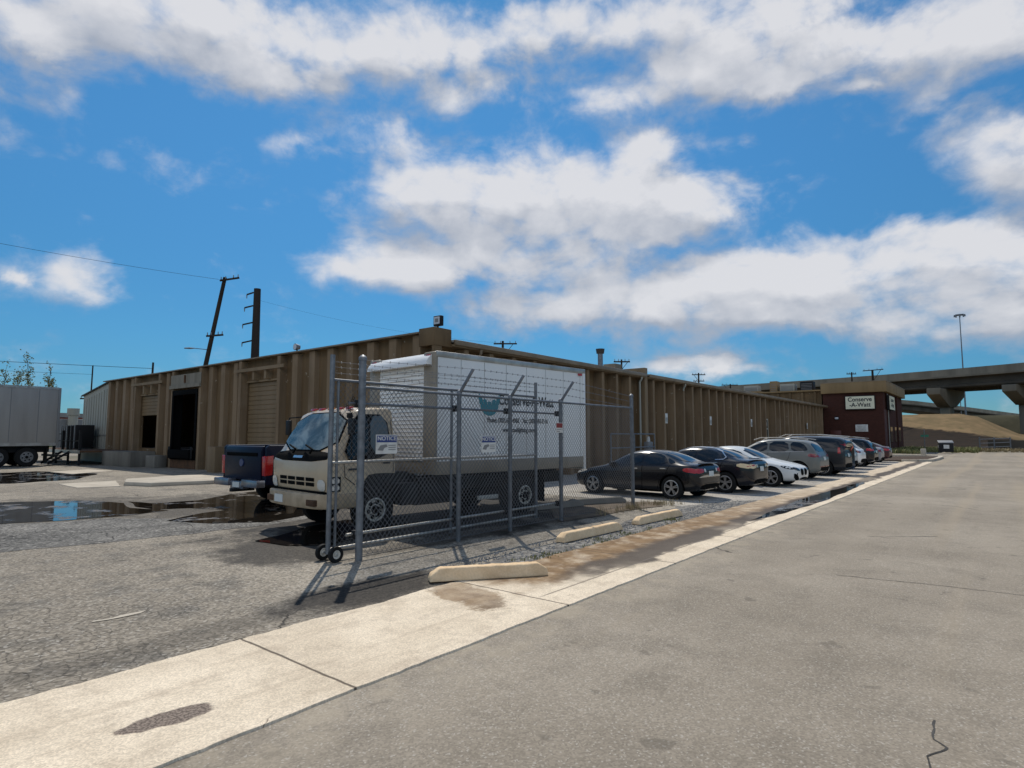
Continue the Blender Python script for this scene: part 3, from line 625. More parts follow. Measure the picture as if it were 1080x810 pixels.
# ---- cab over box truck: local +x runs from the front bumper back, +y away from the street
def box_truck():
    T=thing('box_truck','white box truck with a champagne cab behind the chain link fence','truck',(5.72,8.36,0),R(-5.8))
    W=2.0; y0=.03; y1=y0+W
    # cab shell: side profile swept across with tumblehome
    prof=[(.10,.66),(.045,.80),(.03,1.18),(.09,1.30),(.17,1.36),(.52,2.00),(.60,2.08),(.72,2.12),(1.26,2.14),(1.32,2.10),(1.335,1.30),(1.335,.98),(1.25,.985),(1.15,.99),(.95,.99),(.80,.97),(.64,.90),(.57,.78),(.54,.62)]
    def inset(z): return 0 if z<1.25 else .13*((z-1.25)/.9)**1.2
    b=B(); n=len(prof); rows=[]
    cols=[(0,.10),(.015,.03),(.08,0),(.5,-.02),(1.0,-.03),(1.5,-.02),(1.92,0),(1.985,.03),(2.0,.10)]
    for cy,dx in cols:
        r=[]
        for x,z in prof:
            i=inset(z); y=y0+(1.0+(cy-1.0)*(1-i/1.0)); fx=x
            if x<.65 and z>.6: fx=x+max(dx,-.03)*(1 if z<2.05 else .4)
            zz=z-(abs(cy-1)**4)*.045 if z>2.0 else z
            r.append((fx,y,zz))
        rows.append(r)
    vs=[v for r in rows for v in r]; k=len(rows)
    b.add(vs,[(j*n+i,j*n+(i+1)%n,(j+1)*n+(i+1)%n,(j+1)*n+i) for j in range(k-1) for i in range(n)]+[tuple(range(n)),tuple(range(k*n-1,(k-1)*n-1,-1))])
    cab=b.build('cab','cab',T,smooth=True); me=cab.data
    bm=bmesh.new(); bm.from_mesh(me); bmesh.ops.triangulate(bm,faces=bm.faces[:]); bvh=BVHTree.FromBMesh(bm); bm.free()
    off=y0+1.0
    def D(n,mt,poly,side,rnd=1,o=.006): return decal(n,mt,T,bvh,chaikin(poly,rnd) if rnd else poly,side,o,.07)
    yy=lambda P:[(y+off,z) for y,z in P]
    D('windscreen','wind',yy([(-.93,1.385),(.93,1.385),(.83,2.01),(-.83,2.01)]),'F',1,.012)
    D('windscreen_seal','hole',yy([(-.97,1.36),(.97,1.36),(.86,2.035),(-.86,2.035)]),'F',1,.006)
    D('cowl_panel','hole',yy([(-.93,1.20),(.93,1.20),(.95,1.37),(-.95,1.37)]),'F',1,.007)
    text('emblem','',.05,'chrome',T,(0,0,0),(0,0,0)) if False else D('emblem','chrome',yy([(-.16,1.25),(.16,1.25),(.16,1.29),(-.16,1.29)]),'F',0,.012)
    # grille slots: two rows of openings
    for zz in(.80,.88):
        for q in range(4):
            a=-.62+q*.32; D('grille_slot','hole',yy([(a,zz),(a+.27,zz),(a+.27,zz+.058),(a,zz+.058)]),'F',0,.008)
    for sg in(-1,1):
        D('headlight','clear',yy([(sg*.72,.74),(sg*.94,.74),(sg*.94,.92),(sg*.74,.92)]),'F',2,.014)
        s_='L' if sg<0 else 'R'
        D('turn_signal','clear',[(.12,.855),(.26,.855),(.26,.945),(.12,.945)],s_,1,.014)
        D('turn_signal','clear',[(.12,.745),(.26,.745),(.26,.835),(.12,.835)],s_,1,.014)
        D('lamp_surround','hole',[(.095,.725),(.285,.725),(.285,.965),(.095,.965)],s_,0,.007)
        D('side_window','cabglass',[(.86,1.32),(.86,1.96),(1.18,1.97),(1.24,1.38)],s_,1,.012)
        D('side_window','glass',[(.33,1.24),(.60,1.88),(.66,1.955),(.82,1.96),(.82,1.25)],s_,1,.012)
        D('window_seal','hole',[(.29,1.21),(.57,1.92),(.63,1.99),(1.20,2.0),(1.28,1.35),(.95,1.22)],s_,1,.006)
        for g in ([(.34,1.2),(.36,.95),(.55,.82)],[(1.285,1.9),(1.295,1.0)]):
            for a,c in zip(g,g[1:]):
                v=Vector((c[0]-a[0],c[1]-a[1])); nn=Vector((-v.y,v.x)).normalized()*.006
                D('door_gap','hole',[(a[0]+nn.x,a[1]+nn.y),(c[0]+nn.x,c[1]+nn.y),(c[0]-nn.x,c[1]-nn.y),(a[0]-nn.x,a[1]-nn.y)],s_,0,.006)
        D('door_handle','hole',[(1.08,1.15),(1.22,1.15),(1.22,1.20),(1.08,1.20)],s_,0,.012)
        D('badge','ink',[(.42,1.06),(.62,1.06),(.62,1.09),(.42,1.09)],s_,0,.008)
        yo=off+sg*1.0
        # mirror arm and head
        m=B(); m.tube([(.55,yo-sg*.12,1.98),(.40,yo+sg*.12,1.96),(.40,yo+sg*.12,1.32),(.45,yo-sg*.01,1.28)],.012)
        ma=m.build('mirror_arm','blackm',T)
        B().box(.36,yo+sg*.04,1.64,.42,yo+sg*.20,1.92).build('mirror','blackm',ma,bevel=.02)
    for q in(-.62,-.32,0,.32,.62):
        B().prism([(.60,2.08),(.61,2.125),(.66,2.13),(.70,2.115)],off+q-.07,off+q+.07).build('marker_light','red' if abs(q)>.1 else 'amber',T,bevel=.006)
    for q in(-.45,.15): w=B(); w.bar((.06,off+q,1.40),(.16,off+q+.42,1.47),.02,.02); w.bar((.02,off+q,1.33),(.06,off+q,1.41),.03,.03); w.build('wiper','hole',T)
    # bumper: wraps round the corners
    b=B(); b.prism([(-.03,off-.90),(-.09,off-.70),(-.12,off-.3),(-.12,off+.3),(-.09,off+.70),(-.03,off+.90),(.10,off+1.03),(.62,off+1.03),(.62,off+.95),(.2,off+.9),(.2,off-.9),(.62,off-.95),(.62,off-1.03),(.10,off-1.03)],.45,.69,'z')
    bp=b.build('front_bumper','cabtrim',T,bevel=.025)
    for a in(-.86,.58):B().box(-.105,off+a,.50,.06,off+a+.26,.60).build('bumper_opening','rust',bp,bevel=.01)
    B().box(-.132,off+.18,.50,-.121,off+.48,.63).build('number_plate','plate',bp)
    B().box(.03,off-.93,.69,.5,off+.93,.725).build('step_trim','hole',T)
    # chassis
    c=B(); c.box(.5,off-.45,.55,6.5,off-.33,.80); c.box(.5,off+.33,.55,6.5,off+.45,.80)
    for x in(.9,2.2,3.4,4.5,5.6,6.35): c.box(x,off-.33,.57,x+.12,off+.33,.88)
    c.box(.3,off-.62,.42,1.32,off+.62,1.0); c.box(1.32,off-.35,.45,2.1,off+.35,.95); c.build('chassis','blackm',T,bevel=.01)
    t=B(); t.cyl((2.0,y0+.35,.60),(3.0,y0+.35,.60),.26,n=18); t.build('fuel_tank','blackm',T,smooth=True)
    b=B(); b.box(1.52,y0+.04,.40,1.86,y0+.4,.78); b.build('battery_box','blackm',T,bevel=.01)
    B().box(3.35,y0+.04,.36,3.9,y0+.1,.44).build('side_guard','steelrim',T,bevel=.01)
    # wheels
    for sg,yc in((-1,y0+.13),(1,y1-.13)): wheel_parts(T,.97,yc,.38,.205,'steelrim',sg,.22,style='steel')
    for sg,yc in((-1,y0+.11),(1,y1+.02)): wheel_parts(T,4.66,yc,.38,.205,'steelrim',sg,.22,style='steel')
    for sg,yc in((-1,y0+.37),(1,y1-.24)): wheel_parts(T,4.66,yc,.38,.205,'blackm',sg,.22,style='steel')
    B().box(5.25,y0+.0,.20,5.27,y0+.6,.86).build('mud_flap','black',T); B().box(5.25,y1-.45,.20,5.27,y1+.1,.86).build('mud_flap','black',T)
    B().cyl((.97,off-.85,.38),(.97,off+.85,.38),.06).build('axle','blackm',T)
    B().cyl((4.66,off-.9,.38),(4.66,off+.9,.38),.09).cyl((4.66,off,.22),(4.66,off,.52),.2).build('axle','blackm',T)
    B().box(3.6,y0+.62,.35,5.2,y1-.62,.9).build('driveline','hole',T)
    # cargo box
    bx0,bx1,by0,by1,bz0,bz1=2.20,6.73,0.0,2.22,.90,3.21
    b=B(); b.box(bx0+.02,by0+.012,bz0+.22,bx1-.03,by1-.012,bz1-.03); box=b.build('cargo_box','boxwhite',T)
    B().box(bx0+.02,by0+.004,bz0,bx1-.03,by1-.004,bz0+.25).build('lower_rail','boxpost',T,bevel=.008)
    for yy_ in(by0-.006,by1-.044): B().box(bx0,yy_,bz1-.10,bx1,yy_+.05,bz1+.01).build('roof_rail','alu',T,bevel=.008)
    for ya,yb in((by0-.002,by0+.36),(by1-.36,by1+.002)): B().box(bx0-.03,ya,bz0,bx0+.05,yb,bz1+.0).build('corner_post','boxpost',T,bevel=.03)
    p=B()
    for ya,yb in((by0-.005,by0+.09),(by1-.09,by1+.005)): p.box(bx1-.09,ya,bz0-.05,bx1,yb,bz1-.02)
    p.box(bx1-.08,by0+.09,bz1-.16,bx1,by1-.09,bz1-.02); p.box(bx1-.08,by0+.09,bz0-.05,bx1,by1-.09,bz0+.05)
    p.build('rear_frame','boxwhite',T,bevel=.01)
    f=B()
    for i in range(23):   # corrugated front wall
        z=bz0+.25+i*.078; f.prism([(bx0-.018,z),(bx0-.002,z+.015),(bx0-.002,z+.06),(bx0-.018,z+.073),(bx0+.02,z+.073),(bx0+.02,z)],by0+.36,by1-.36)
    f.build('front_wall','white',T)
    nz=[(bx0+.02,bz1-.20)]+[(bx0-.10+.02*0-.09*math.sin(a)+.10,bz1-.16+.17*(1-math.cos(a))) for a in()]
    arc=[(bx0+.24-.40*math.cos(a),bz1-.25+.263*math.sin(a)) for a in [PI/2*i/7 for i in range(8)]]
    B().prism(arc+[(bx0+.24,bz1-.25)],by0+.10,by1-.10).build('roof_nose','white',T,smooth=True)
    for ya in(by0+.12,by1-.26): B().box(bx0-.055,ya,bz1-.12,bx0-.02,ya+.14,bz1-.05).build('marker_light','red',T,bevel=.008)
    B().box(bx1-.28,by0-.016,bz1-.16,bx1-.14,by0-.004,bz1-.11).build('marker_light','red',T)
    b=B()
    for i in range(7): b.box(bx0+.62*(i+1)-.006,by0+.0095,bz0+.26,bx0+.62*(i+1)+.006,by0+.0115,bz1-.11)
    b.build('panel_seam','alu',box)
    # lettering and emblem on the street side (outside face y = by0+.012)
    yf=by0+.006; rot=(PI/2,0,0)
    text('company_name','Conserve-A-Watt',.30,'ink',T,(4.70,yf,2.36),rot,.004,bold=.006,xs=.78)
    text('phone_number','Phone: (303) 693-4968    Fax: (303) 693-2116',.135,'ink',T,(4.44,yf,1.94),rot,.004,bold=.002,xs=.74)
    text('web_address','www.cawlighting.com',.135,'ink',T,(4.44,yf,1.745),rot,.004,bold=.002,xs=.82)
    # teal emblem: globe cupped by five petals
    e=B(); cx,cz=3.58,2.30
    def flat(P): e.prism(P,yf-.003,yf+.004)
    flat([(cx+.25*math.cos(a),cz-.04+.23*math.sin(a)) for a in [PI+PI*i/14 for i in range(15)]])
    for q,(dx,hh) in enumerate(((-.22,.17),(-.11,.07),(0,.02),(.11,.07),(.22,.17))):
        flat([(cx+dx-.05,cz-.045),(cx+dx+.05,cz-.045),(cx+dx*1.15+.045,cz+hh*.6),(cx+dx*1.3,cz+hh),(cx+dx*1.15-.05,cz+hh*.6)])
    e.build('emblem','teal',T)
    return T
# ------------------------------------------------------------------ ground
def ground():
    sheet('ground',[(-400,-400),(900,-400),(900,700),(-400,700)],0.0,'farground')
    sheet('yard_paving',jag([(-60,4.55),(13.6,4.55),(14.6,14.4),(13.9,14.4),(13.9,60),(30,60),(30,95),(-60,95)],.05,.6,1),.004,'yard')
    sheet('old_paving',jag([(-12,13.0),(-2,13.3),(1.7,13.9),(2.97,14.4),(3.66,13.9),(4.57,13.8),(5.4,12.4),(6.1,11.5),(7.4,12.6),(8.4,12.6),(6.94,10.6),(5.65,10.55),(3.69,10.65),(2.27,10.9),(-2,11.6),(-12,11.2)],.16,.3,2),.008,'oldyard')
    sheet('road',[(-60,-13),(77,-13),(77,3.31),(-60,3.31)],.006,'road')
    sheet('crossing_road',[(56.5,3.32),(77,3.32),(77,40),(58,40)],.005,'yard')
    sheet('parking_apron',jag([(13.4,4.6),(44,4.6),(46,5.2),(46,7),(70,9),(70,14.5),(14.4,14.5)],.06,.5,3),.010,'apron')
    sheet('gravel_strip',jag([(5.4,4.6),(16.2,4.6),(15.4,5.25),(13.4,5.8),(11.4,5.75),(9.9,5.45),(8.2,5.4),(6.4,5.25),(5.2,5.1)],.16,.2,4),.013,'gravel')
    sheet('soil',jag([(9.6,6.6),(12.0,6.3),(13.3,6.1),(14.0,6.5),(13.2,8.0),(11.2,7.8)],.15,.25,5),.017,'soil')
    g=[(-20,3.29),(-20,4.75),(-4,4.78),(1.05,4.8),(2.56,4.70),(4.6,4.75),(12,4.78),(46,4.75),(46,3.29)]
    b=B(); top=[(-20+i*.0625,4.76+.045*mnoise.noise(Vector((i*.08,0,0)))+.035*mnoise.noise(Vector((i*.43,3,0)))) for i in range(1060)]
    low=[(-20+i*.0625,3.285+.014*mnoise.noise(Vector((i*.11,9,0)))+.012*mnoise.noise(Vector((i*.57,5,0)))) for i in range(1060)]
    n=len(top); vs=[(x,y,.022) for x,y in top]+[(x,y,.020) for x,y in low]+[(x,y+.02,0) for x,y in top]+[(x,y-.006,0) for x,y in low]
    b.add(vs,[(i,n+i,n+i+1,i+1) for i in range(n-1)]+[(n+i,3*n+i,3*n+i+1,n+i+1) for i in range(n-1)]+[(2*n+i,i,i+1,2*n+i+1) for i in range(n-1)])
    struct(b.build('concrete_gutter','gutter'))
    # puddles and damp
    sheet('puddle',jag([(2.2,14.85),(2.5,18.9),(3.91,19.1),(4.77,18.4),(5.36,18.0),(5.58,17.1),(5.71,16.6),(5.48,15.4),(5.79,14.2),(6.0,14.25),(4.79,13.95),(3.95,14.05),(2.97,14.46),(-4,15.6),(-4,18.5),(2.2,18.7)][1:-2]+[(-5,15.4),(-5,18.6)],.07,.2,6),.012,'water')
    sheet('puddle',jag([(5.92,16.9),(6.14,16.0),(7.16,15.8),(8.55,16.9),(10.4,17.3),(10.1,15.4),(8.67,12.57),(7.75,11.4),(6.2,10.75),(5.4,11.5),(5.05,12.5),(5.45,12.8),(6.13,13.2),(6.64,13.3),(6.28,14.3),(5.7,14.6),(5.62,15.4)],.06,.2,7),.012,'water')
    sheet('puddle',jag([(4.95,9.0),(5.4,9.2),(6.33,9.7),(7.29,9.9),(7.42,9.0),(6.2,8.1),(5.5,7.85),(5.05,8.3)],.09,.15,8),.016,'water')
    sheet('puddle',jag([(5.74,34.5),(8.3,34.5),(9.6,30.5),(7.9,27.5),(6.3,26.4),(4.6,26.8),(2.5,27.6),(2.5,33)],.35,.4,10),.012,'water')
    sheet('gutter_water',jag([(12.0,3.74),(13.5,3.86),(16.4,4.0),(20.9,3.9),(24.5,3.82),(24,3.66),(19.98,3.5),(16.44,3.46),(13.47,3.56)],.05,.2,13),.026,'water')
    def crackline(P,w,seed):
        pts=[]
        for a,c in zip(P,P[1:]):
            a,c=Vector(a),Vector(c); n=max(2,int((c-a).length/.03))
            for i in range(n): q=a.lerp(c,i/n); e=mnoise.noise_vector(Vector((q.x*9,q.y*9,seed))); pts.append(Vector((q.x+e.x*.022,q.y+e.y*.022)))
        L=[];Rr=[]
        for i in range(1,len(pts)-1):
            d=(pts[i+1]-pts[i-1]).normalized(); k=w*(.5+.8*abs(mnoise.noise(Vector((i*.21,seed,0))))); L.append((pts[i].x-d.y*k,pts[i].y+d.x*k)); Rr.append((pts[i].x+d.y*k,pts[i].y-d.x*k))
        sheet('road_crack',L+Rr[::-1],.0095,'patch')
    crackline([(4.35,.38),(4.22,.37),(4.06,.36),(3.98,.30),(3.83,.36),(3.6,.33),(3.4,.36)],.007,1)
    crackline([(8.0,1.6),(8.07,1.11),(8.14,.68),(8.17,.19),(8.2,-.5)],.009,2)
    # pale pads and the long low kerb by the docks
    b=B(); b.prism(jag([(6.56,24.76),(8.32,25.0),(7.5,22.1),(6.42,22.5)],.04,.4,15),0,.02,'z'); struct(b.build('concrete_pad','concrete'))
    b=B(); b.prism(jag([(8.5,33.4),(10.3,34.6),(10.6,32.1),(8.6,30.8)],.05,.4,16),0,.02,'z'); struct(b.build('concrete_pad','concrete'))
    b=B(); b.prism([(7.75,22.5),(8.3,24.0),(10.4,24.6),(11.7,23.9),(11.3,22.3),(9.9,20.9),(8.1,21.3)],0,.13,'z'); struct(b.build('concrete_island','concrete',bevel=.03))
    b=B(); b.prism([(11.9,23.6),(13.7,22.8),(13.7,17.5),(12.6,17.5),(11.4,20.8)],0,.05,'z'); struct(b.build('damp_pad','wetground'))
    sheet('white_mark',jag([(1.99,6.27),(2.12,6.25),(2.2,6.29),(2.40,6.27),(2.33,6.22),(2.16,6.21),(1.96,6.23)],.06,.04,17),.010,'concrete')
    # kerb and mulch corner at the far end
    sheet('mulch_bed',jag([(46.2,4.5),(47.2,3.7),(52,3.45),(56,3.6),(57,4.6),(54,7.5),(46.2,7.5)],.1,.5,18),.06,'mulch')
    pts=[(46.0,4.9),(46.2,4.1),(47.2,3.5),(50,3.36),(54,3.36),(56.2,3.5),(57.3,4.4),(57.6,6),(57.8,9)]
    b=B()
    for a,c in zip(pts,pts[1:]): b.bar((*a,.07),(*c,.07),.28,.15)
    struct(b.build('kerb','concrete'))
    # far banks under the bridges
    b=B(); nx,ny=34,60; vs=[]; sm=lambda t:(lambda u:u*u*(3-2*u))(max(0,min(1,t)))
    for i in range(nx):
        for j in range(ny):
            X=88+i*1.5; Y=-60+j*2.4
            side=.20+.80*sm((Y+4.5)/9.0); h=4.7*sm((X-90)/30)*side+.5*sm((X-88)/6)
            h+=.12*mnoise.noise(Vector((X*.3,Y*.3,0)))*min(1,h)
            vs.append((X,Y,h-.02))
    fs=[(i*ny+j,(i+1)*ny+j,(i+1)*ny+j+1,i*ny+j+1) for i in range(nx-1) for j in range(ny-1)]
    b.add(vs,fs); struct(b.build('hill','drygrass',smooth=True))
    b=B(); vs=[]; 
    for i in range(8):
        for j in range(40): X=146+i*2; Y=-120+j*6; vs.append((X,Y,5.9*sm(i/5)+.15*mnoise.noise(Vector((X*.2,Y*.2,1)))-.1))
    b.add(vs,[(i*40+j,(i+1)*40+j,(i+1)*40+j+1,i*40+j+1) for i in range(7) for j in range(39)]); struct(b.build('hill','olive',smooth=True))

# ------------------------------------------------------------------ warehouse
XF=13.84; YF=14.42
M['headm']=worn('dusty header board',(.25,.225,.18),(.17,.15,.115),2,.8,streak=True)
def warehouse():
    T=thing('warehouse','long tan precast warehouse with vertical ribs, dock doors and a flat eave','building',(XF,YF,0))
    def bb(b,x0,y0,z0,x1,y1,z1,m=0): return b.box(x0-XF,y0-YF,z0,x1-XF,y1-YF,z1,m)
    ops=[(23.45,26.35,.96,4.0),(30.55,33.35,.34,3.9),(35.35,38.35,.96,3.9)]
    Z=5.02; th=.16; b=B(); y=YF-.28
    for a,c,z0,z1 in ops:
        bb(b,XF,y,0,XF+th,a,Z); bb(b,XF,a,0,XF+th,c,z0); bb(b,XF,a,z1,XF+th,c,Z); y=c
    bb(b,XF,y,0,XF+th,43.6,Z)
    # stems (ribs) down the dock side
    k=0; yy=15.0
    while yy<43.4:
        if all(not(a-.5<yy<c+.5) for a,c,_,_ in ops):
            x0=XF-.19; zt=Z-.02
            b.prism([(XF-XF,yy-.24-YF),(x0-XF,yy-.19-YF),(x0-XF,yy+.19-YF),(XF-XF,yy+.24-YF)],0.0,zt-.03,'z',1)
        yy+=1.21; k+=1
    for a,c,z0,z1 in ops:   # heavier stems framing the doors
        for q in(a-.16,c+.16): b.prism([(0,q-.15-YF),(-.30,q-.12-YF),(-.30,q+.12-YF),(0,q+.15-YF)],0,Z-.05,'z',1)
    b.build('dock_wall',['tee','rib'],T)
    p=B(); bb(p,XF-.33,YF+.302,Z-.018,XF+th+.1,43.62,Z+.035); p.build('parapet_cap','gutterm',T)
    # corner return
    p=B(); bb(p,XF-.345,YF-.42,4.55,XF+.45,YF+.3,Z+.12); bb(p,XF-.325,YF-.40,0,XF+.03,YF-.29,4.549); p.build('corner_parapet','tee',T,bevel=.01)
    # street wall
    w=B(); x=XF+.17
    dx0,dx1=49.6,50.9
    bb(w,x,YF,0,dx0,YF+th,4.72); bb(w,dx1,YF,0,70.5,YF+th,4.72); bb(w,dx0,YF,3.0,dx1,YF+th,4.72)
    xx=15.05
    while xx<70:
        if not(dx0-.2<xx<dx1+.2) and abs(xx-28.5)>.5:
            w.prism([(xx-.16-XF,0),(xx-.11-XF,-.40),(xx+.11-XF,-.40),(xx+.16-XF,0)],0,4.56,'z',1)
        xx+=1.31
    w.build('street_wall',['tee','rib'],T)
    f=B(); bb(f,28.34,YF-.45,0,28.66,YF+.0,5.12); bb(f,28.34,YF,4.5,28.66,43,5.12); f.build('fire_wall','teelight',T,bevel=.01)
    j=B(); bb(j,46.4,YF-.10,0,46.62,YF-.003,4.55); j.build('expansion_joint','darktrim',T)
    e=B(); bb(e,XF+.46,YF-.52,4.58,28.33,YF-.005,4.66); bb(e,28.67,YF-.52,4.58,70.45,YF-.005,4.66); e.build('soffit','teelight',T)
    e=B(); bb(e,XF+.46,YF-.60,4.63,28.33,YF-.522,4.80); bb(e,28.67,YF-.60,4.63,70.45,YF-.522,4.80); e.build('eave_gutter','gutterm',T,bevel=.012)
    r=B(); bb(r,XF+.47,YF-.51,4.725,28.33,43.6,4.80); bb(r,28.67,YF-.51,4.725,70.45,43.6,4.80); r.build('roof','roofm',T)
    # back and far walls close the shell
    w=B(); bb(w,XF+.17,43.45,0,70.5,43.6,4.72); bb(w,70.3,YF+.17,0,70.5,43.44,4.72); w.build('rear_wall','tee',T)
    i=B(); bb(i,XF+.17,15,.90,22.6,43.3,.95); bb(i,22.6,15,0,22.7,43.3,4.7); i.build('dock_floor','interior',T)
    # roll shutters and frames
    a,c,z0,z1=ops[0]; s=B(); n=15
    for q in range(n):
        zz=z0+(z1-z0)*q/n; h=(z1-z0)/n; s.prism([(.10,zz),(.075,zz+.02),(.075,zz+h-.03),(.10,zz+h),(.14,zz+h),(.14,zz)],a-YF,c-YF)
    s.build('shutter','shutter',T)
    a,c,z0,z1=ops[2]; s=B(); n=6; zb=2.78
    for q in range(n):
        zz=zb+(z1-zb)*q/n; h=(z1-zb)/n; s.prism([(.10,zz),(.075,zz+.02),(.075,zz+h-.03),(.10,zz+h),(.14,zz+h),(.14,zz)],a-YF,c-YF)
    s.build('shutter','shutter',T)
    for a,c,z0,z1 in(ops[0],ops[2]):   # header frames with short stems
        h=B(); bb(h,XF-.36,a-.62,4.46,XF-.312,c+.62,4.60)
        bb(h,XF-.05,a-.01,z1,XF-.003,c+.01,z1+.08)
        for q in(.33,.67):
            yq=a+(c-a)*q; h.prism([(0,yq-.12-YF),(-.28,yq-.08-YF),(-.28,yq+.08-YF),(0,yq+.12-YF)],z1+.08,4.46,'z')
        h.build('door_header','teelight',T)
    a,c,z0,z1=ops[1]
    d=B(); bb(d,XF-.36,a-.02,.45,XF-.305,a+.16,z1+.05); bb(d,XF-.36,c-.16,.45,XF-.305,c+.02,z1+.05); bb(d,XF-.36,a+.165,z1-.2,XF-.305,c-.165,z1+.05); d.build('dock_seal','hole',T,bevel=.015)
    d=B(); bb(d,XF-.30,c-.03,.36,XF+.17,c-.003,z1); d.build('jamb_liner','hole',T)
    d=B(); bb(d,XF-.40,a-.3,z1+.15,XF-.313,c+.3,z1+.32); bb(d,XF-.33,a-.3,z1+.32,XF-.313,c+.3,4.75); d.build('dock_header','headm',T)
    d=B(); bb(d,XF-.55,a+.2,.52,XF-.31,c-.2,.95); d.build('dock_leveller','hole',T,bevel=.02)
    d=B(); bb(d,XF-.32,a,.02,XF-.003,c,.44); d.build('dock_base','rust',T)
    for q0,q1 in((a+.05,a+.25),(c-.25,c-.05)): d=B(); bb(d,XF-.47,q0,.5,XF-.425,q1,1.1); d.build('dock_bumper','black',T,bevel=.01)
    d=B(); bb(d,XF+.6,a+.4,.96,XF+2.2,a+1.6,2.3); d.build('wrapped_pallet','blue',T,bevel=.05)
    d=B(); d.cyl((-.36,(a+c)/2-YF,4.3),(-.36,(a+c)/2-YF,4.7),.05); d.build('lamp_bracket','rust',T)
    # street door
    d=B(); bb(d,dx0,YF-.04,0,dx0+.09,YF-.003,3.0); bb(d,dx1-.09,YF-.04,0,dx1,YF-.003,3.0); bb(d,dx0+.09,YF-.04,2.9,dx1-.09,YF-.003,3.0); bb(d,dx0+.09,YF-.04,2.15,dx1-.09,YF-.003,2.25); dr=d.build('door_frame','gable',T)
    d=B(); bb(d,dx0+.09,YF+.02,.05,dx1-.09,YF+.05,2.9); d.build('door_glass','glass',dr)
    d=B(); bb(d,dx0+.5,YF-.02,1.2,dx0+.8,YF+.012,1.6); d.build('door_notice','signwhite',dr); d=B(); bb(d,dx0+.3,YF-.02,2.45,dx1-.3,YF+.012,2.75); d.build('door_number_board','signwhite',dr)
    # downspouts with elbows
    for x,zl in((15.6,3.7),(27.75,0.1),(33.2,4.2)):
        d=B(); d.tube([(x-XF,-.58,4.60),(x-XF,-.56,4.46),(x-XF-.0,-.46,4.34),(x-XF,-.455,zl)],.05,8); d.build('downspout','gutterm' if x<20 else 'gable',T,smooth=True)
    # rooftop pieces fixed to the roof
    d=B(); c0=(34.35-XF-6.4,20-YF-1.6); d.cyl((30.8-XF,18.0-YF,4.7),(30.8-XF,18.0-YF,6.45),.15,n=16); d.cyl((30.8-XF,18.0-YF,6.45),(30.8-XF,18.0-YF,6.72),.22,.26,16,1); d.build('vent_stack',['galv','darktrim'],T,smooth=True)
    d=B(); bb(d,27.5,15.2,5.0,28.2,15.9,5.35); d.build('roof_vent','gutterm',T)
    for x,y,h in((47,17,.55),(57,18,.35)):
        d=B(); bb(d,x,y,4.81,x+1.6,y+1.2,4.81+h); d.build('roof_unit','roofm',T,bevel=.02)
    # concrete dock below the half open door
    d=B(); bb(d,XF-1.5,35.2,0,XF-.31,39.3,.80); d.build('dock_apron','dock',T,bevel=.02)
    d=B(); bb(d,XF-.9,33.75,.0,XF-.31,34.9,.62); d.build('dock_block','dock',T,bevel=.02)
    d=B(); bb(d,XF-.95,27.2,0,XF-.31,27.9,1.15); d.build('dock_block','teelight',T,bevel=.02)
    return T
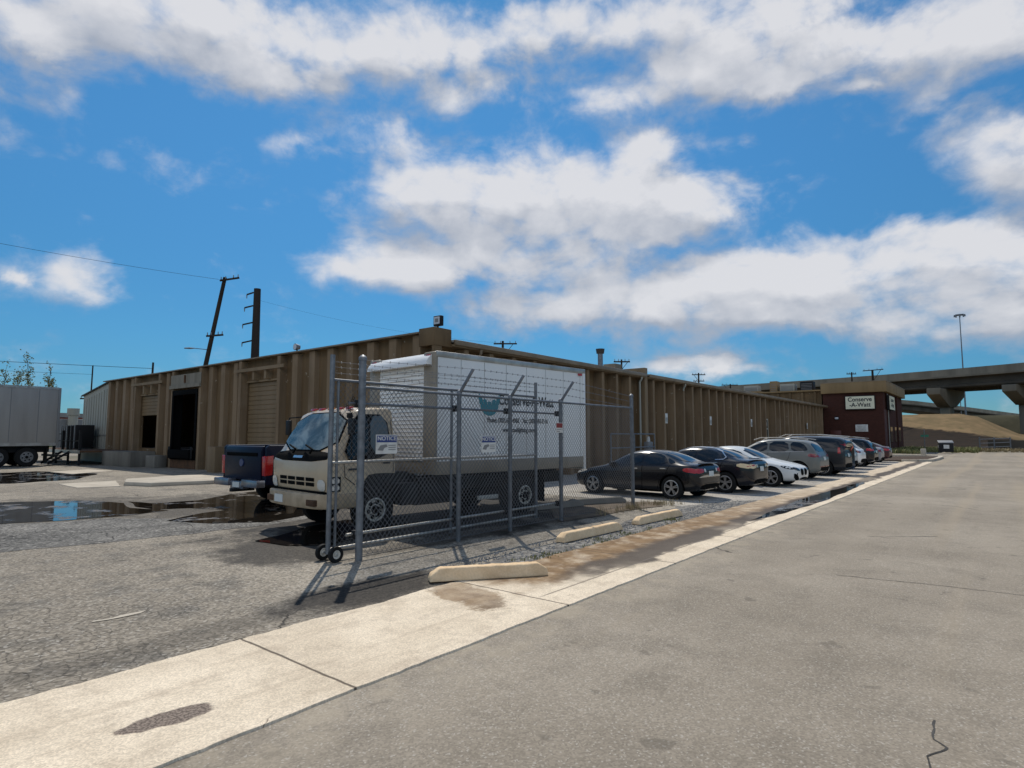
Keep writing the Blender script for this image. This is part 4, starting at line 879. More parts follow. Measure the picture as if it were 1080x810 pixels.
def facade_bits():
    for x,lab in((30.9,'white notice plate on the ribbed wall above the black sedan, nearest of the row'),(37.4,'white notice plate on the ribbed wall, second along from the fire wall'),(45.45,'white notice plate just before the dark wall joint'),(62.0,'small white notice plate between the glass door and the brick office')):
        t=thing('notice_plate',lab,'sign',(x,YF-.405,2.58),0,'white plates on the street wall')
        B().box(-.14,-.03,-.27,.14,-.002,.27).build('plate','signwhite',t,bevel=.006); B().box(-.10,-.036,-.2,.10,-.031,.05).build('print_panel','alu',t)
    t=thing('floodlight','square black floodlight on the parapet corner of the warehouse','floodlight',(XF+.05,14.24,5.14))
    B().cyl((0,0,0),(0,0,.12),.03).build('post','blackm',t); B().box(-.05,-.17,.10,.10,.17,.44).build('housing','blackm',t,bevel=.02); B().box(-.062,-.13,.16,-.052,.13,.40).build('lens','lampface',t); B().box(-.07,-.07,.22,-.0625,.07,.34).build('led_panel','grey',t)
    t=thing('spotlight','small round spotlight on the parapet above the closed roll shutter','spotlight',(XF+.0,22.45,5.07))
    B().cyl((0,0,0),(0,0,.12),.03).box(-.12,-.12,.0,.1,.12,.03).build('bracket','blackm',t); B().cyl((-.10,0,.22),(.10,0,.22),.14,.10,16).build('housing','galv',t,smooth=True); B().cyl((-.108,0,.22),(-.10,0,.22),.12,.12,16).build('lens','lampface',t)
    # gable building continuing the line
    t=thing('gable_building','pale sage metal building with a roof falling to the left, next to the dock doors','building',(13.9,43.7,0))
    b=B(); b.prism([(0,0),(0,4.98),(4.6,4.32),(4.6,0)],.0,26,'x'); b.build('wall','gable',t)
    b=B(); b.prism([(-.05,5.06),(-.05,4.99),(4.75,4.30),(4.75,4.37)],-.12,26.1,'x'); b.build('roof','darktrim',t)
    b=B()
    for i in range(10): b.box(-.03,.3+i*.45,.9,-.003,.34+i*.45,4.85-.143*(.3+i*.45)-.2)
    b.build('siding_rib','gable',t)
    B().box(-.05,0.0,1.65,-.031,4.6,1.72).build('cable_rail','alu',t)
    # loading platform
    t=thing('loading_platform','dark steel loading platform with posts, rails and steps left of the docks','platform',(12.2,39.4,0))
    b=B(); b.box(-.9,0,.72,1.5,11,.82); b.build('deck','rust',t); B().box(-.95,0,.66,-.901,11,.84).build('edge_beam','alu',t)
    for y in(.3,2.2,4.4,6.6,8.8,10.8):
        B().box(-.88,y-.05,0,-.78,y+.05,.72).build('leg','blackm',t)
    for y in(.25,1.7,2.3,3.2,4.8,6.2,8.0,10.5):
        B().box(-.9,y-.06,.83,-.78,y+.06,1.95+.25*(y in(1.7,2.3))).build('post','blackm',t)
    r=B(); r.bar((-.84,.25,1.35),(-.84,10.5,1.35),.04,.05); r.bar((-.84,3.2,1.75),(-.84,10.5,1.75),.04,.05); r.build('rail','blackm',t)
    for i in range(3): B().box(-1.2-.3*i,1.75,.5-.2*i,-.92-.3*i,2.9,.56-.2*i).build('step','blackm',t)
    for q in(1.7,2.95): B().bar((-1.9,q,.1),(-.9,q,.75),.05,.12).build('stringer','blackm',t)
    # machinery on the platform
    t=thing('machine_crate','dark slatted crate of machinery standing on the loading platform','crate',(12.6,44.9,.82))
    b=B(); b.box(0,0,.05,1.0,3.0,1.5); b.build('panel','blackm',t,bevel=.02)
    b=B()
    for i in range(8): b.box(-.04,.1+i*.38,.05,-.003,.2+i*.38,1.5)
    b.build('slat','grey',t)

def brick_office():
    x,y=70.75,8.85
    T=thing('brick_office','dark red brick office block with a tan fascia at the end of the warehouse','building',(x,y,0))
    B().box(0,0,0,15,5.5,6.1).build('wall','brick',T)
    b=B(); b.prism([(-.35,-.35),(15.3,-.35),(15.3,5.6),(-.35,5.6)],6.08,7.15,'z'); b.build('fascia','fascia',T,bevel=.02)
    b=B(); b.box(-.37,-.37,7.15,15.32,5.62,7.22); b.build('roof_edge','gutterm',T)
    B().box(-.05,3.9,.0,-.002,4.9,2.2).build('door','darkred2',T,bevel=.01)
    for q in(1.6,9.5): B().box(q,-.12,.0,q+.5,-.002,6.05).build('pilaster','brick',T)
    B().box(.0,-.06,0,1.5,-.002,4.3).build('corner_panel','brick2',T)
    b=B(); b.tube([(2.4,-.1,.1),(2.4,-.1,6.0)],.05,8); b.build('downspout','gable',T)
    for i in range(3):
        w=B(); w.box(4.0+i*3.4,-.04,1.0,5.6+i*3.4,-.003,2.6); w.build('window','glass',T)
    t=thing('shop_sign','cream sign board with black lettering on the near face of the brick office','sign',(x-.02,10.88,5.05))
    B().box(-.22,-1.36,-.72,-.01,1.36,.70).build('cabinet','blackm',t,bevel=.02); B().box(-.235,-1.29,-.65,-.222,1.29,.63).build('face','signcream',t)
    rot=(PI/2,0,-PI/2)
    text('lettering','Conserve',.60,'ink',t,(-.238,0,.30),rot,.006,bold=.014,xs=.92); text('lettering','-A-Watt',.60,'ink',t,(-.238,0,-.25),rot,.006,bold=.014,xs=.92)
    t=thing('shop_sign','cream sign board on the street face of the brick office, round the corner','sign',(x+3.4,y-.02,5.05))
    B().box(-2.0,-.35,-.75,2.0,-.10,.75).build('cabinet','blackm',t,bevel=.02); B().box(-1.9,-.365,-.68,1.9,-.352,.68).build('face','signcream',t); B().box(-1.4,-.10,-.2,1.4,.02,.2).build('bracket','blackm',t)
    text('lettering','Conserve',.60,'ink',t,(0,-.368,.30),(PI/2,0,0),.006,bold=.014); text('lettering','-A-Watt',.60,'ink',t,(0,-.368,-.25),(PI/2,0,0),.006,bold=.014)
    t=thing('wall_notice','small white notice with grey lines low on the brick office','sign',(x-.01,10.85,2.44))
    B().box(-.06,-.56,-.36,-.002,.56,.36).build('board','signwhite',t,bevel=.01)
    b=B()
    for i in range(5): b.box(-.066,-.42+.04*(i%2),.2-i*.11,-.061,.42-.07*(i%3),.235-i*.11)
    b.build('print_line','grey',t)
    t=thing('wall_lamp','small wall lamp on the brick near the dark red door','lamp',(x-.01,13.1,3.5))
    B().box(-.2,-.16,-.12,-.002,.16,.08).build('housing','lampface',t,bevel=.03); B().box(-.03,-.2,-.2,-.001,.2,.16).build('backplate','blackm',t)
    # taller tan block behind
    t=thing('rear_block','taller tan ribbed block behind the warehouse roof beside the brick office','building',(70.6,21.0,0))
    b=B(); b.box(.25,0,0,16,12,6.5)
    for i in range(10): b.box(-.0,.4+i*1.25,0,.249,.62+i*1.25,6.3)
    b.build('wall','tee',t); B().box(-.1,-.1,6.5,16.1,12.1,6.7).build('parapet_cap','fascia',t)
    t.location=(70.9,20.86,0)
    b=thing('link_block','low tan ribbed wall joining the brick office to the block behind it','building',(71.0,14.5,0))
    w=B(); w.box(.02,0.0,0,12,6.28,6.42)
    for i in range(5): w.box(-.22,.5+i*1.25,4.6,.019,.72+i*1.25,6.3)
    w.build('wall','tee',b); B().box(-.3,0,6.42,.3,6.28,6.56).build('parapet_cap','fascia',b)
    for i,(yy,wd,h,lab) in enumerate(((15.5,1.3,.9,'dark boxy rooftop unit nearest the brick office'),(17.4,1.5,.7,'pale rooftop unit between two darker ones'),(19.2,.8,1.1,'tall tan rooftop hood in the middle of the group'),(21.3,1.6,.6,'pale low rooftop unit farthest from the brick office'))):
        t=thing('rooftop_unit',lab,'rooftop unit',(71.9,yy,6.42 if yy<20 else 6.5),0,'rooftop units beside the brick office')
        b=B(); b.box(0,0,.1,1.2,wd,h+.3); b.build('casing',('blackm','gable','fascia','gable')[i],t,bevel=.03)
        b=B()
        for k in range(5): b.box(-.02,.1,.25+k*(h-.1)/5,-.002,wd-.1,.30+k*(h-.1)/5)
        b.build('louvre','grey',t); B().box(.1,.1,.0,1.1,wd-.1,.10).build('curb','roofm',t)
M['darkred2']=mat('dark red door',(.09,.02,.015),.5); M['brick2']=worn('smooth dark brick panel',(.085,.04,.036),(.07,.032,.03),.6,.8)

# ------------------------------------------------------------------ chain link fence, gate and their signs
def mesh_panel(x0,x1,z0,z1,y,pitch=.08,r=.003):
    b=B(); h=z1-z0; s3=[(math.cos(a),math.sin(a)) for a in(PI/2,PI*7/6,PI*11/6)]
    def wire(a,c):
        a,c=Vector(a),Vector(c); d=(c-a).normalized(); u=Vector((0,1,0)); w=d.cross(u)
        b.add([p+(u*t+w*q)*r for p in(a,c) for q,t in s3],[(0,1,4,3),(1,2,5,4),(2,0,3,5)])
    sl=1.12; run=h/sl
    n=int((x1-x0+run)/pitch)+1
    for i in range(n):
        s=x0-run+i*pitch
        for sg in(1,-1):
            # line from (s,z0) to (s+run,z1), clipped to the panel; mirrored for the other family
            a,c=s,s+run; ta=max(0,(x0-a)/run); tc=min(1,(x1-a)/run)
            if tc-ta<.02: continue
            pa=(a+run*ta,z0+h*ta); pc=(a+run*tc,z0+h*tc)
            if sg<0: pa=(x0+x1-pa[0],pa[1]); pc=(x0+x1-pc[0],pc[1])
            wire((pa[0],y+sg*.0025,pa[1]),(pc[0],y+sg*.0025,pc[1]))
    return b
def barbed(b,p0,p1,r=.0028,step=.14):
    b.cyl(p0,p1,r,r,4,0); p0,p1=Vector(p0),Vector(p1); L=(p1-p0).length; d=(p1-p0)/L
    for i in range(1,int(L/step)):
        c=p0+d*(i*step)
        for v in((.3,.8,.7),(-.3,-.7,.75)):
            w=Vector(v).normalized()*.022; b.bar(c-w,c+w,.0035,.0035)
def fence():
    YW=6.60; x0=5.05
    T=thing('chain_link_fence','fixed grey chain link fence with angled barbed wire arms in front of the box truck','fence',(x0,YW,0))
    posts=[(5.05,2.66,.048),(6.92,2.30,.036),(8.20,2.30,.036),(9.76,2.30,.038),(12.68,2.55,.042)]
    for x,h,r in posts:
        b=B(); b.cyl((x-x0,0,-.05),(x-x0,0,h),r,n=14); b.lathe([(r+.008,h-.03),(r+.008,h+.01),(r*.6,h+.04),(.001,h+.05)],(x-x0,0,0),'z',14); b.build('post','galv',T,smooth=True)
    for x,_,_ in posts[1:4]:
        B().bar((x-x0,.0,2.28),(x-x0,-.30,2.66),.03,.045).build('barbed_arm','galv',T,bevel=.005)
    B().cyl((0,0,2.27),(12.68-x0,0,2.27),.021,n=10).build('top_rail','galv',T,smooth=True)
    B().cyl((9.76-x0,.02,1.1),(9.76-x0,.02,1.1001),.02).build('rail_clamp','galv',T) if False else None
    for x,h,r in posts:
        for z in(.35,1.0,1.6,2.05): B().cyl((x-x0,0,z-.012),(x-x0,0,z+.012),r+.007,n=14).build('tension_band','galv',T,smooth=True)
    mesh_panel(x0+.05,12.66,.06,2.26,YW-.045).build('mesh','wire',T,loc=(-x0,-YW,0))
    b=B(); b.cyl((0,-.045,.08),(12.68-x0,-.045,.08),.003,n=4); b.build('tension_wire','wire',T)
    b=B()
    for t,z,y in((.35,2.41,-.105),(.68,2.535,-.205),(1,2.655,-.295)):
        barbed(b,(6.92-x0,y,z),(8.2-x0,y,z)); barbed(b,(8.2-x0,y,z),(9.76-x0,y,z)); barbed(b,(9.76-x0,y,z),(12.68-x0,-.0,z-.12)); barbed(b,(0,0,z-.02),(6.92-x0,y,z))
    b.build('barbed_wire','wire',T)
    # guide pipes for the gate
    for z in(2.055,.335):
        B().cyl((-.12,.115,z),(9.80-x0,.115,z),.020,n=10).build('guide_pipe','alu' if z<1 else 'galv',T,smooth=True)
    for x,_,_ in posts[:4]:
        for z in(2.055,.335): B().box(x-x0-.03,.02,z-.05,x-x0+.03,.13,z+.05).build('guide_bracket','blackm',T,bevel=.006)
    # sliding gate
    YG=6.86; gx=4.76; G=thing('sliding_gate','grey chain link sliding gate on small wheels standing half behind the fixed fence','gate',(gx,YG,0))
    W=9.30-gx
    for x,h,r in((0,2.70,.032),(W,2.64,.030),(2.26,2.36,.022)):
        b=B(); b.cyl((x,0,.10),(x,0,h),r,n=12); b.build('upright','galv',G,smooth=True)
    b=B(); b.cyl((.10,0,.10),(.10,0,2.38),.018,n=8); b.build('stile','galv',G,smooth=True)
    for z,m_ in((2.365,'galv'),(1.27,'alu'),(.155,'alu')):
        B().cyl((0,0,z),(W,0,z),.021,n=10).build('rail',m_,G,smooth=True)
    mesh_panel(gx+.03,9.28,.17,2.35,YG+.03).build('mesh','wire',G,loc=(-gx,-YG,0))
    b=B()
    for z in(2.46,2.54,2.61): barbed(b,(0,0,z),(W,0,z))
    b.build('barbed_wire','wire',G)
    b=B(); b.bar((-.02,0,.14),(.14,0,.14),.06,.06); b.cyl((0.02,-.17,.105),(0.02,.17,.105),.014,n=8); b.build('wheel_bracket','galv',G,bevel=.006)
    for s in(-1,1):
        b=B(); b.lathe([(.055,-.022),(.10,-.026),(.104,-.012),(.104,.012),(.10,.026),(.055,.022)],(.02,s*.14,.106),'y',20); w=b.build('wheel','black',G,smooth=True)
        b=B(); b.lathe([(.056,-.024),(.048,-.026),(.03,-.012),(.018,-.028),(.001,-.03)],(.02,s*.14,.106),'y',16); b.lathe([(.056,.024),(.03,.012),(.001,.03)],(.02,s*.14,.106),'y',16); b.build('hub','steelrim',w,smooth=True)
    t=thing('padlock_chain','dark chain and padlock hanging on the gate post','padlock',(5.0,6.76,2.10))
    b=B(); 
    for i in range(7):
        a=i*.9; c=Vector((.05*math.cos(a)-.02,.0,.03-.03*i)); b.lathe([(.018,-.006),(.024,0),(.018,.006)],c,'y',8)
    b.build('chain','blackm',t); B().box(-.06,-.02,-.24,.01,.02,-.17).build('lock_body','blackm',t,bevel=.008)
    # signs tied on the mesh
    def sign(lab,x,z,w,h,kind):
        t=thing('fence_sign',lab,'sign',(x,YW-.06,z))
        B().box(-w/2,-.004,-h/2,w/2,.0,h/2).build('panel','signwhite',t)
        if kind=='notice':
            B().box(-w/2+.012,-.007,h*.10,w/2-.012,-.0045,h/2-.012).build('header','signblue',t)
            text('header_text','NOTICE',h*.30,'signwhite',t,(0,-.009,h*.295),(PI/2,0,0),.002,bold=.001,xs=1.15)
            b=B(); b.prism([(-w*.42,-h*.30),(-w*.30,-h*.06),(-w*.02,.0),(w*.04,-h*.12),(-w*.12,-h*.20),(-w*.18,-h*.34)],-.007,-.0045)
            for i in range(3): b.box(w*.08,-.007,-h*.08-i*h*.11,w*.42,-.0045,-h*.04-i*h*.11)
            b.build('camera_picture','grey',t)
        else:
            B().box(-w/2+.008,-.007,.0,w/2-.008,-.0045,h/2-.008).build('header','signred',t)
            b=B(); b.box(-w*.38,-.007,-h*.40,w*.1,-.0045,-h*.33); b.box(-w*.38,-.007,-h*.20,w*.3,-.0045,-h*.14); b.build('print_line','grey',t)
        for q in(-w/2+.03,w/2-.03): B().tube([(q,-.006,h/2-.02),(q,.02,h/2-.01)],.003,4).build('cable_tie','black',t)
    sign('blue topped notice sign on the fence in front of the truck cab door',5.43,1.51,.37,.26,'notice')
    sign('blue topped notice sign on the fence in front of the white truck box',7.56,1.49,.36,.27,'notice')
    sign('small red topped sign beside a fence post at the rear of the truck',9.62,1.78,.22,.19,'red')
    # wheel stops
    def stop(lab,a,c,w=.19,h=.135):
        a,c=Vector((*a,0)),Vector((*c,0)); L=(c-a).length; m=(a+c)/2; z=math.atan2(c.y-a.y,c.x-a.x)
        prof=[(-L/2,0),(-L/2+.02,h*.55),(-L/2+.12,h),(L/2-.12,h),(L/2-.02,h*.6),(L/2,0)]
        b=B(); n=6; vs=[]
        for sx,ins in((-1,0),(1,0)):
            pass
        b.prism([(x,zz) for x,zz in prof],-w/2,w/2)
        b.v=[(x,y*(1-.42*zz/h),zz) for x,y,zz in b.v]
        o=b.build('wheel_stop','stop',bevel=.018,loc=(m.x,m.y,.02),rotz=z)
        bm=bmesh.new(); bm.from_mesh(o.data); bmesh.ops.triangulate(bm,faces=[f for f in bm.faces if len(f.verts)>4])
        for _ in range(5):
            es=[e for e in bm.edges if e.calc_length()>.07]
            if es: bmesh.ops.subdivide_edges(bm,edges=es,cuts=1); bmesh.ops.triangulate(bm,faces=[f for f in bm.faces if len(f.verts)>4])
        for v in bm.verts:
            q=v.co+Vector((m.x,m.y,0)); e=mnoise.noise_vector(q*9)*.006+mnoise.noise_vector(q*28)*.004; v.co+=e if v.co.z>.01 else Vector((e.x,e.y,0))
        bm.to_mesh(o.data); bm.free(); tag(o,lab,'wheel stop',group='concrete wheel stops by the fence'); return o
    stop('long tan wheel stop lying askew half on the gutter, nearest the camera',(4.80,5.03),(5.90,4.20),.2,.14)
    stop('tan wheel stop on the gravel between two others',(7.72,5.26),(9.45,5.2))
    stop('tan wheel stop farthest along the gravel, near the fence end post',(10.1,5.22),(11.85,5.14))
    o=stop('dusty grey wheel stop behind the fence below the rear of the truck',(10.3,8.05),(12.1,7.6)); o.data.materials[0]=M['dock']
    o=stop('dusty grey wheel stop on damp ground beside the fence end post',(11.9,7.9),(13.4,7.2)); o.data.materials[0]=M['dock']
    # pipe guard with a gas meter against the wall
    t=thing('pipe_guard','thin pipe guard rail round the meter between the truck and the black sedan','guard rail',(23.4,13.2,0))
    r=.03
    for x in(0,2.2,4.3): B().cyl((x,0,0),(x,0,1.72),r).build('post','galv',t,smooth=True)
    b=B(); b.cyl((0,0,1.72),(4.3,0,1.72),r); b.cyl((0,0,1.1),(4.3,0,1.1),r); b.build('rail','galv',t,smooth=True)
    t=thing('gas_meter','grey gas meter with white cap beside the pipe guard','meter',(27.5,13.5,0))
    B().cyl((0,0,0),(0,0,.9),.03).cyl((.3,0,0),(.3,0,.9),.03).build('pipe','galv',t); B().box(-.1,-.14,.9,.4,.14,1.35).build('meter_body','grey',t,bevel=.05); B().cyl((.15,0,1.35),(.15,0,1.6),.09,.07,12).build('regulator','signwhite',t,smooth=True)

# ------------------------------------------------------------------ yard left, poles, wires, far things
def yard_left():
    T=thing('semi_trailer','long dull grey semi trailer parked at the left beside the platform','trailer',(10.56,40.4,0))
    b=B(); b.box(-13.2,0,1.14,-.12,2.55,4.28); bd=b.build('body','trailer',T,bevel=.03)
    b=B()
    for i in range(11): b.box(-13+i*1.2,-.008,1.3,-12.97+i*1.2,-.001,4.15)
    b.build('panel_seam','grey',bd)
    B().box(-13.2,-.02,1.10,-.12,-.001,1.26).build('side_rail','alu',bd); B().box(-13.2,-.015,4.18,-.12,-.001,4.30).build('roof_rail','alu',bd)
    B().box(-.12,0.0,1.1,.0,2.55,4.28).build('rear_frame','grey',T,bevel=.02)
    b=B(); b.box(-.1,.0,.5,.02,2.5,.62); b.box(-.1,.5,.6,.0,.6,1.1); b.box(-.1,1.9,.6,.0,2.0,1.1); b.build('underride_guard','blackm',T)
    b=B(); b.box(-4.4,.4,.75,-.3,2.1,1.1); b.box(-13,.9,.95,-4.4,1.6,1.12); b.build('chassis','blackm',T)
    for x in(-1.35,-2.6):
        for y,s in((.16,-1),(2.39,1)): wheel_parts(T,x,y,.51,.29,'grey',s,.3,style='steel')
    b=B(); b.box(-10.2,.3,.15,-10.0,.45,1.1); b.box(-10.3,.25,.1,-9.9,.5,.15); b.build('landing_leg','blackm',T)
    b=B(); b.box(-.5,.02,.2,-.46,.6,.95); b.box(-3.5,.02,.25,-3.46,.6,.95); b.build('mud_flap','black',T)
    T.rotation_euler.z=R(.6)
    t=thing('steel_silo','pale steel exhaust stack standing between the trailer and the gable building','silo',(23.0,83.2,0))
    b=B(); b.cyl((0,0,0),(0,0,4.0),.48,n=18); b.build('lower_stack','gable',t,smooth=True); b=B(); b.cyl((0,0,4.01),(0,0,4.8),.6,.6,18); b.build('hood','gable',t,smooth=True)
    b=B(); b.box(-1.2,.7,0,1.8,2.4,3.6); b.build('plant_box','grey',t,bevel=.05)
    t=thing('red_shed','faded red shed with a pale roof far behind the trailer','building',(27.5,112,0))
    B().box(-3.2,0,0,9.5,8,4.5).build('wall','redbld',t); b=B(); b.prism([(-3.5,4.5),(9.8,4.5),(9.8,5.0),(-3.5,5.3)],-.3,8.3); b.build('roof','roofm',t); B().box(-.5,-.05,0,2.0,-.002,3).build('door','weed',t)
    # trees behind the trailer
    def tree(x,y,h,lab,stems,spread):
        t=thing('poplar_tree',lab,'tree',(x,y,0)); tr=B(); lf=B(); rnd=random.Random(int(x*10+y))
        for s in range(stems):
            ox=(s-(stems-1)/2)*spread+rnd.uniform(-.3,.3); hh=h*rnd.uniform(.72,1.0); top=Vector((ox*1.3,rnd.uniform(-.5,.5),hh))
            p=Vector((ox*.3,0,0)); pts=[p]
            for i in range(1,9): q=p.lerp(top,i/8)+Vector((rnd.uniform(-.15,.15),rnd.uniform(-.15,.15),0)); pts.append(q)
            for i in range(8): tr.cyl(pts[i],pts[i+1],.13*(1-i/9),.13*(1-(i+1)/9),6)
            for i in range(34):
                u=rnd.uniform(.35,1.0); c=pts[min(7,int(u*8))].lerp(pts[min(8,int(u*8)+1)],u*8%1)
                a=rnd.uniform(0,2*PI); L=rnd.uniform(.4,1.0)*(1.35-u); e=c+Vector((math.cos(a)*L,math.sin(a)*L,rnd.uniform(.3,1.0)))
                tr.cyl(c,e,.022,.006,4)
                for k in range(12):
                    f=c.lerp(e,rnd.uniform(.3,1.1))+Vector((rnd.gauss(0,.16),rnd.gauss(0,.16),rnd.gauss(0,.16)))
                    d1=Vector((rnd.gauss(0,1),rnd.gauss(0,1),rnd.gauss(0,1))).normalized()*.10; d2=d1.cross(Vector((rnd.gauss(0,1),rnd.gauss(0,1),rnd.gauss(0,1)))).normalized()*.07
                    lf.add([f-d1,f+d2,f+d1,f-d2],[(0,1,2,3)])
        tr.build('trunk','wood',t,smooth=True); lf.build('crown','leaf',t)
    tree(16.4,80.5,9.0,'thin sparse poplar at the left edge behind the trailer',2,.9)
    tree(18.9,80.0,10.3,'taller sparse poplar pair near the rear end of the trailer',2,1.1)
    tree(19.6,80.6,7.9,'short bushy tree just above the rear end of the trailer',3,.7)
    tree(14.2,82,8.6,'sparse poplar mostly hidden at the far left behind the trailer',2,.9)
    # utility poles
    def pole(lab,base,top,r=.16,arms=(),lamp=None,extra=None,name='utility_pole',m='wood'):
        t=thing(name,lab,'utility pole',(base[0],base[1],0)); d=Vector((top[0]-base[0],top[1]-base[1],top[2]))
        B().cyl((0,0,0),d,r,r*.7,10).build('shaft',m,t,smooth=True)
        ux=Vector((.6246,-.781,0))
        for z,a0,a1,tilt in arms:
            p=d*(z/d.z); b=B(); A=p+ux*a0-Vector((.18*.78,.18*.62,0)); C_=p+ux*a1+Vector((-.18*.78,-.18*.62,tilt)); b.bar(A,C_,.10,.13); ca=b.build('crossarm',m,t)
            for q in(.06,.3,.7,.94):
                e=A.lerp(C_,q); B().cyl(e+Vector((0,0,.05)),e+Vector((0,0,.28)),.04,.03,6).build('insulator','grey',ca)
            if a1-a0>1.5:
                b=B(); s=max(abs(a0),abs(a1)); sg=1 if a1>=abs(a0) else -1
                b.bar(p+ux*sg*s*.75+Vector((-.14,-.11,tilt*.7)),p-d.normalized()*s*.95+Vector((-.14,-.11,0)),.05,.05); b.build('brace',m,t)
        return t,d,ux
    t,d,ux=pole('tall leaning timber utility pole with a street lamp arm behind the dock doors',(20.8,48.6),(22.4,46.8,14.05),.2,[(13.75,-.25,1.25,.22),(9.35,-.35,.95,.1)])
    b=B(); p=d*(8.3/d.z); b.tube([p,p-ux*1.1+Vector((0,0,.12))],.03,6); b.build('lamp_arm','galv',t); B().box(-.1,-.1,0,.1,.1,.1).build('lamp_bracket','galv',t).location=p
    b=B(); q=p-ux*1.5+Vector((0,0,.13)); b.lathe([(.001,-.45),(.10,-.4),(.15,.0),(.06,.42),(.001,.45)],(0,0,0),'x',10); o=b.build('lamp_head','galv',t,smooth=True); o.location=q; o.rotation_euler=(0,0,math.atan2(ux.y,ux.x)); o.scale=(1,1,.45)
    B().box(-.12,-.12,-.25,.12,.12,.25).build('meter_box','grey',t,bevel=.03).location=d*(6.2/d.z)+Vector((-.2,-.2,0))
    H=thing('steel_pole','thick dark steel pole with four short arms on its left side','utility pole',(25.2,47.0,0))
    B().cyl((0,0,0),(0,0,13.7),.40,.27,14).build('shaft','corten',H,smooth=True)
    for z,L in((13.4,.55),(12.3,.7),(10.9,.8),(9.4,.8)):
        b=B(); b.bar(-ux*.3+Vector((0,0,z)),-ux*(.3+L)+Vector((0,0,z-.18)),.10,.10); a=b.build('arm','corten',H); e=-ux*(.3+L)+Vector((0,0,z-.2)); B().cyl(e,e-Vector((0,0,.3)),.05,.03,8).build('insulator','grey',a)
    pole('thin distant pole between the trailer and the gable building',(20.6,69.7),(20.65,69.7,8.6),.085,[(5.3,-.9,.5,0)])
    pole('short distant pole rising over the dock roof',(28.3,75.9),(28.4,75.8,10.1),.15,[(8.0,-.6,.5,0)])
    pole('small distant pole beside the short one over the dock roof',(32.5,79),(32.6,79,9.6),.15,[])
    pole('pole with a wide crossarm over the white truck box',(45.8,37.8),(45.8,37.8,11.0),.16,[(10.7,-.9,1.4,0)])
    pole('small pole with a thin crossarm behind the fire wall',(53.4,28.8),(53.4,28.8,9.2),.12,[(8.95,-.8,.8,0)])
    pole('dark pole with two crossarms against the low cloud',(92.1,36.2),(92.1,36.2,11.5),.17,[(11.2,-1.1,1.0,0),(10.2,-.9,.8,0)])
    pole('low distant pole with one crossarm near the viaduct',(100.3,34.1),(100.3,34.1,10.2),.15,[(10.0,-1.5,1.2,0)])
    pole('small pole with a crossarm above the brick office roof, left of a pair',(108,17.6),(108,17.6,11.7),.15,[(11.4,-.9,.6,0)])
    pole('dark pole with a wide crossarm above the brick office roof, right of a pair',(109.2,14.9),(109.2,14.9,12.0),.22,[(11.8,-1.6,1.6,.25)])
    # wires
    def wire(lab,a,c,sag,r=.018,g='overhead wires'):
        a,c=Vector(a),Vector(c); pts=[a.lerp(c,i/16)-Vector((0,0,sag*4*(i/16)*(1-i/16))) for i in range(17)]
        o=B().tube(pts,r,5).build('overhead_wire','black'); tag(o,lab,'wire',g)
    wire('wire running from the leaning pole out past the upper left',(22.1,47.2,13.9),(-10,44.5,13.2),.5,.011)
    wire('upper of the low wires crossing behind the trailer',(-30,90,9.4),(28.3,75.9,9.4),.25,.025)
    wire('lower of the low wires crossing behind the trailer',(-30,91,8.9),(20.7,69.6,7.7),.3,.012)
    wire('thin wire falling from the steel pole towards the warehouse corner',(25.2,47,12.8),(45.8,37.8,10.8),.6,.006)

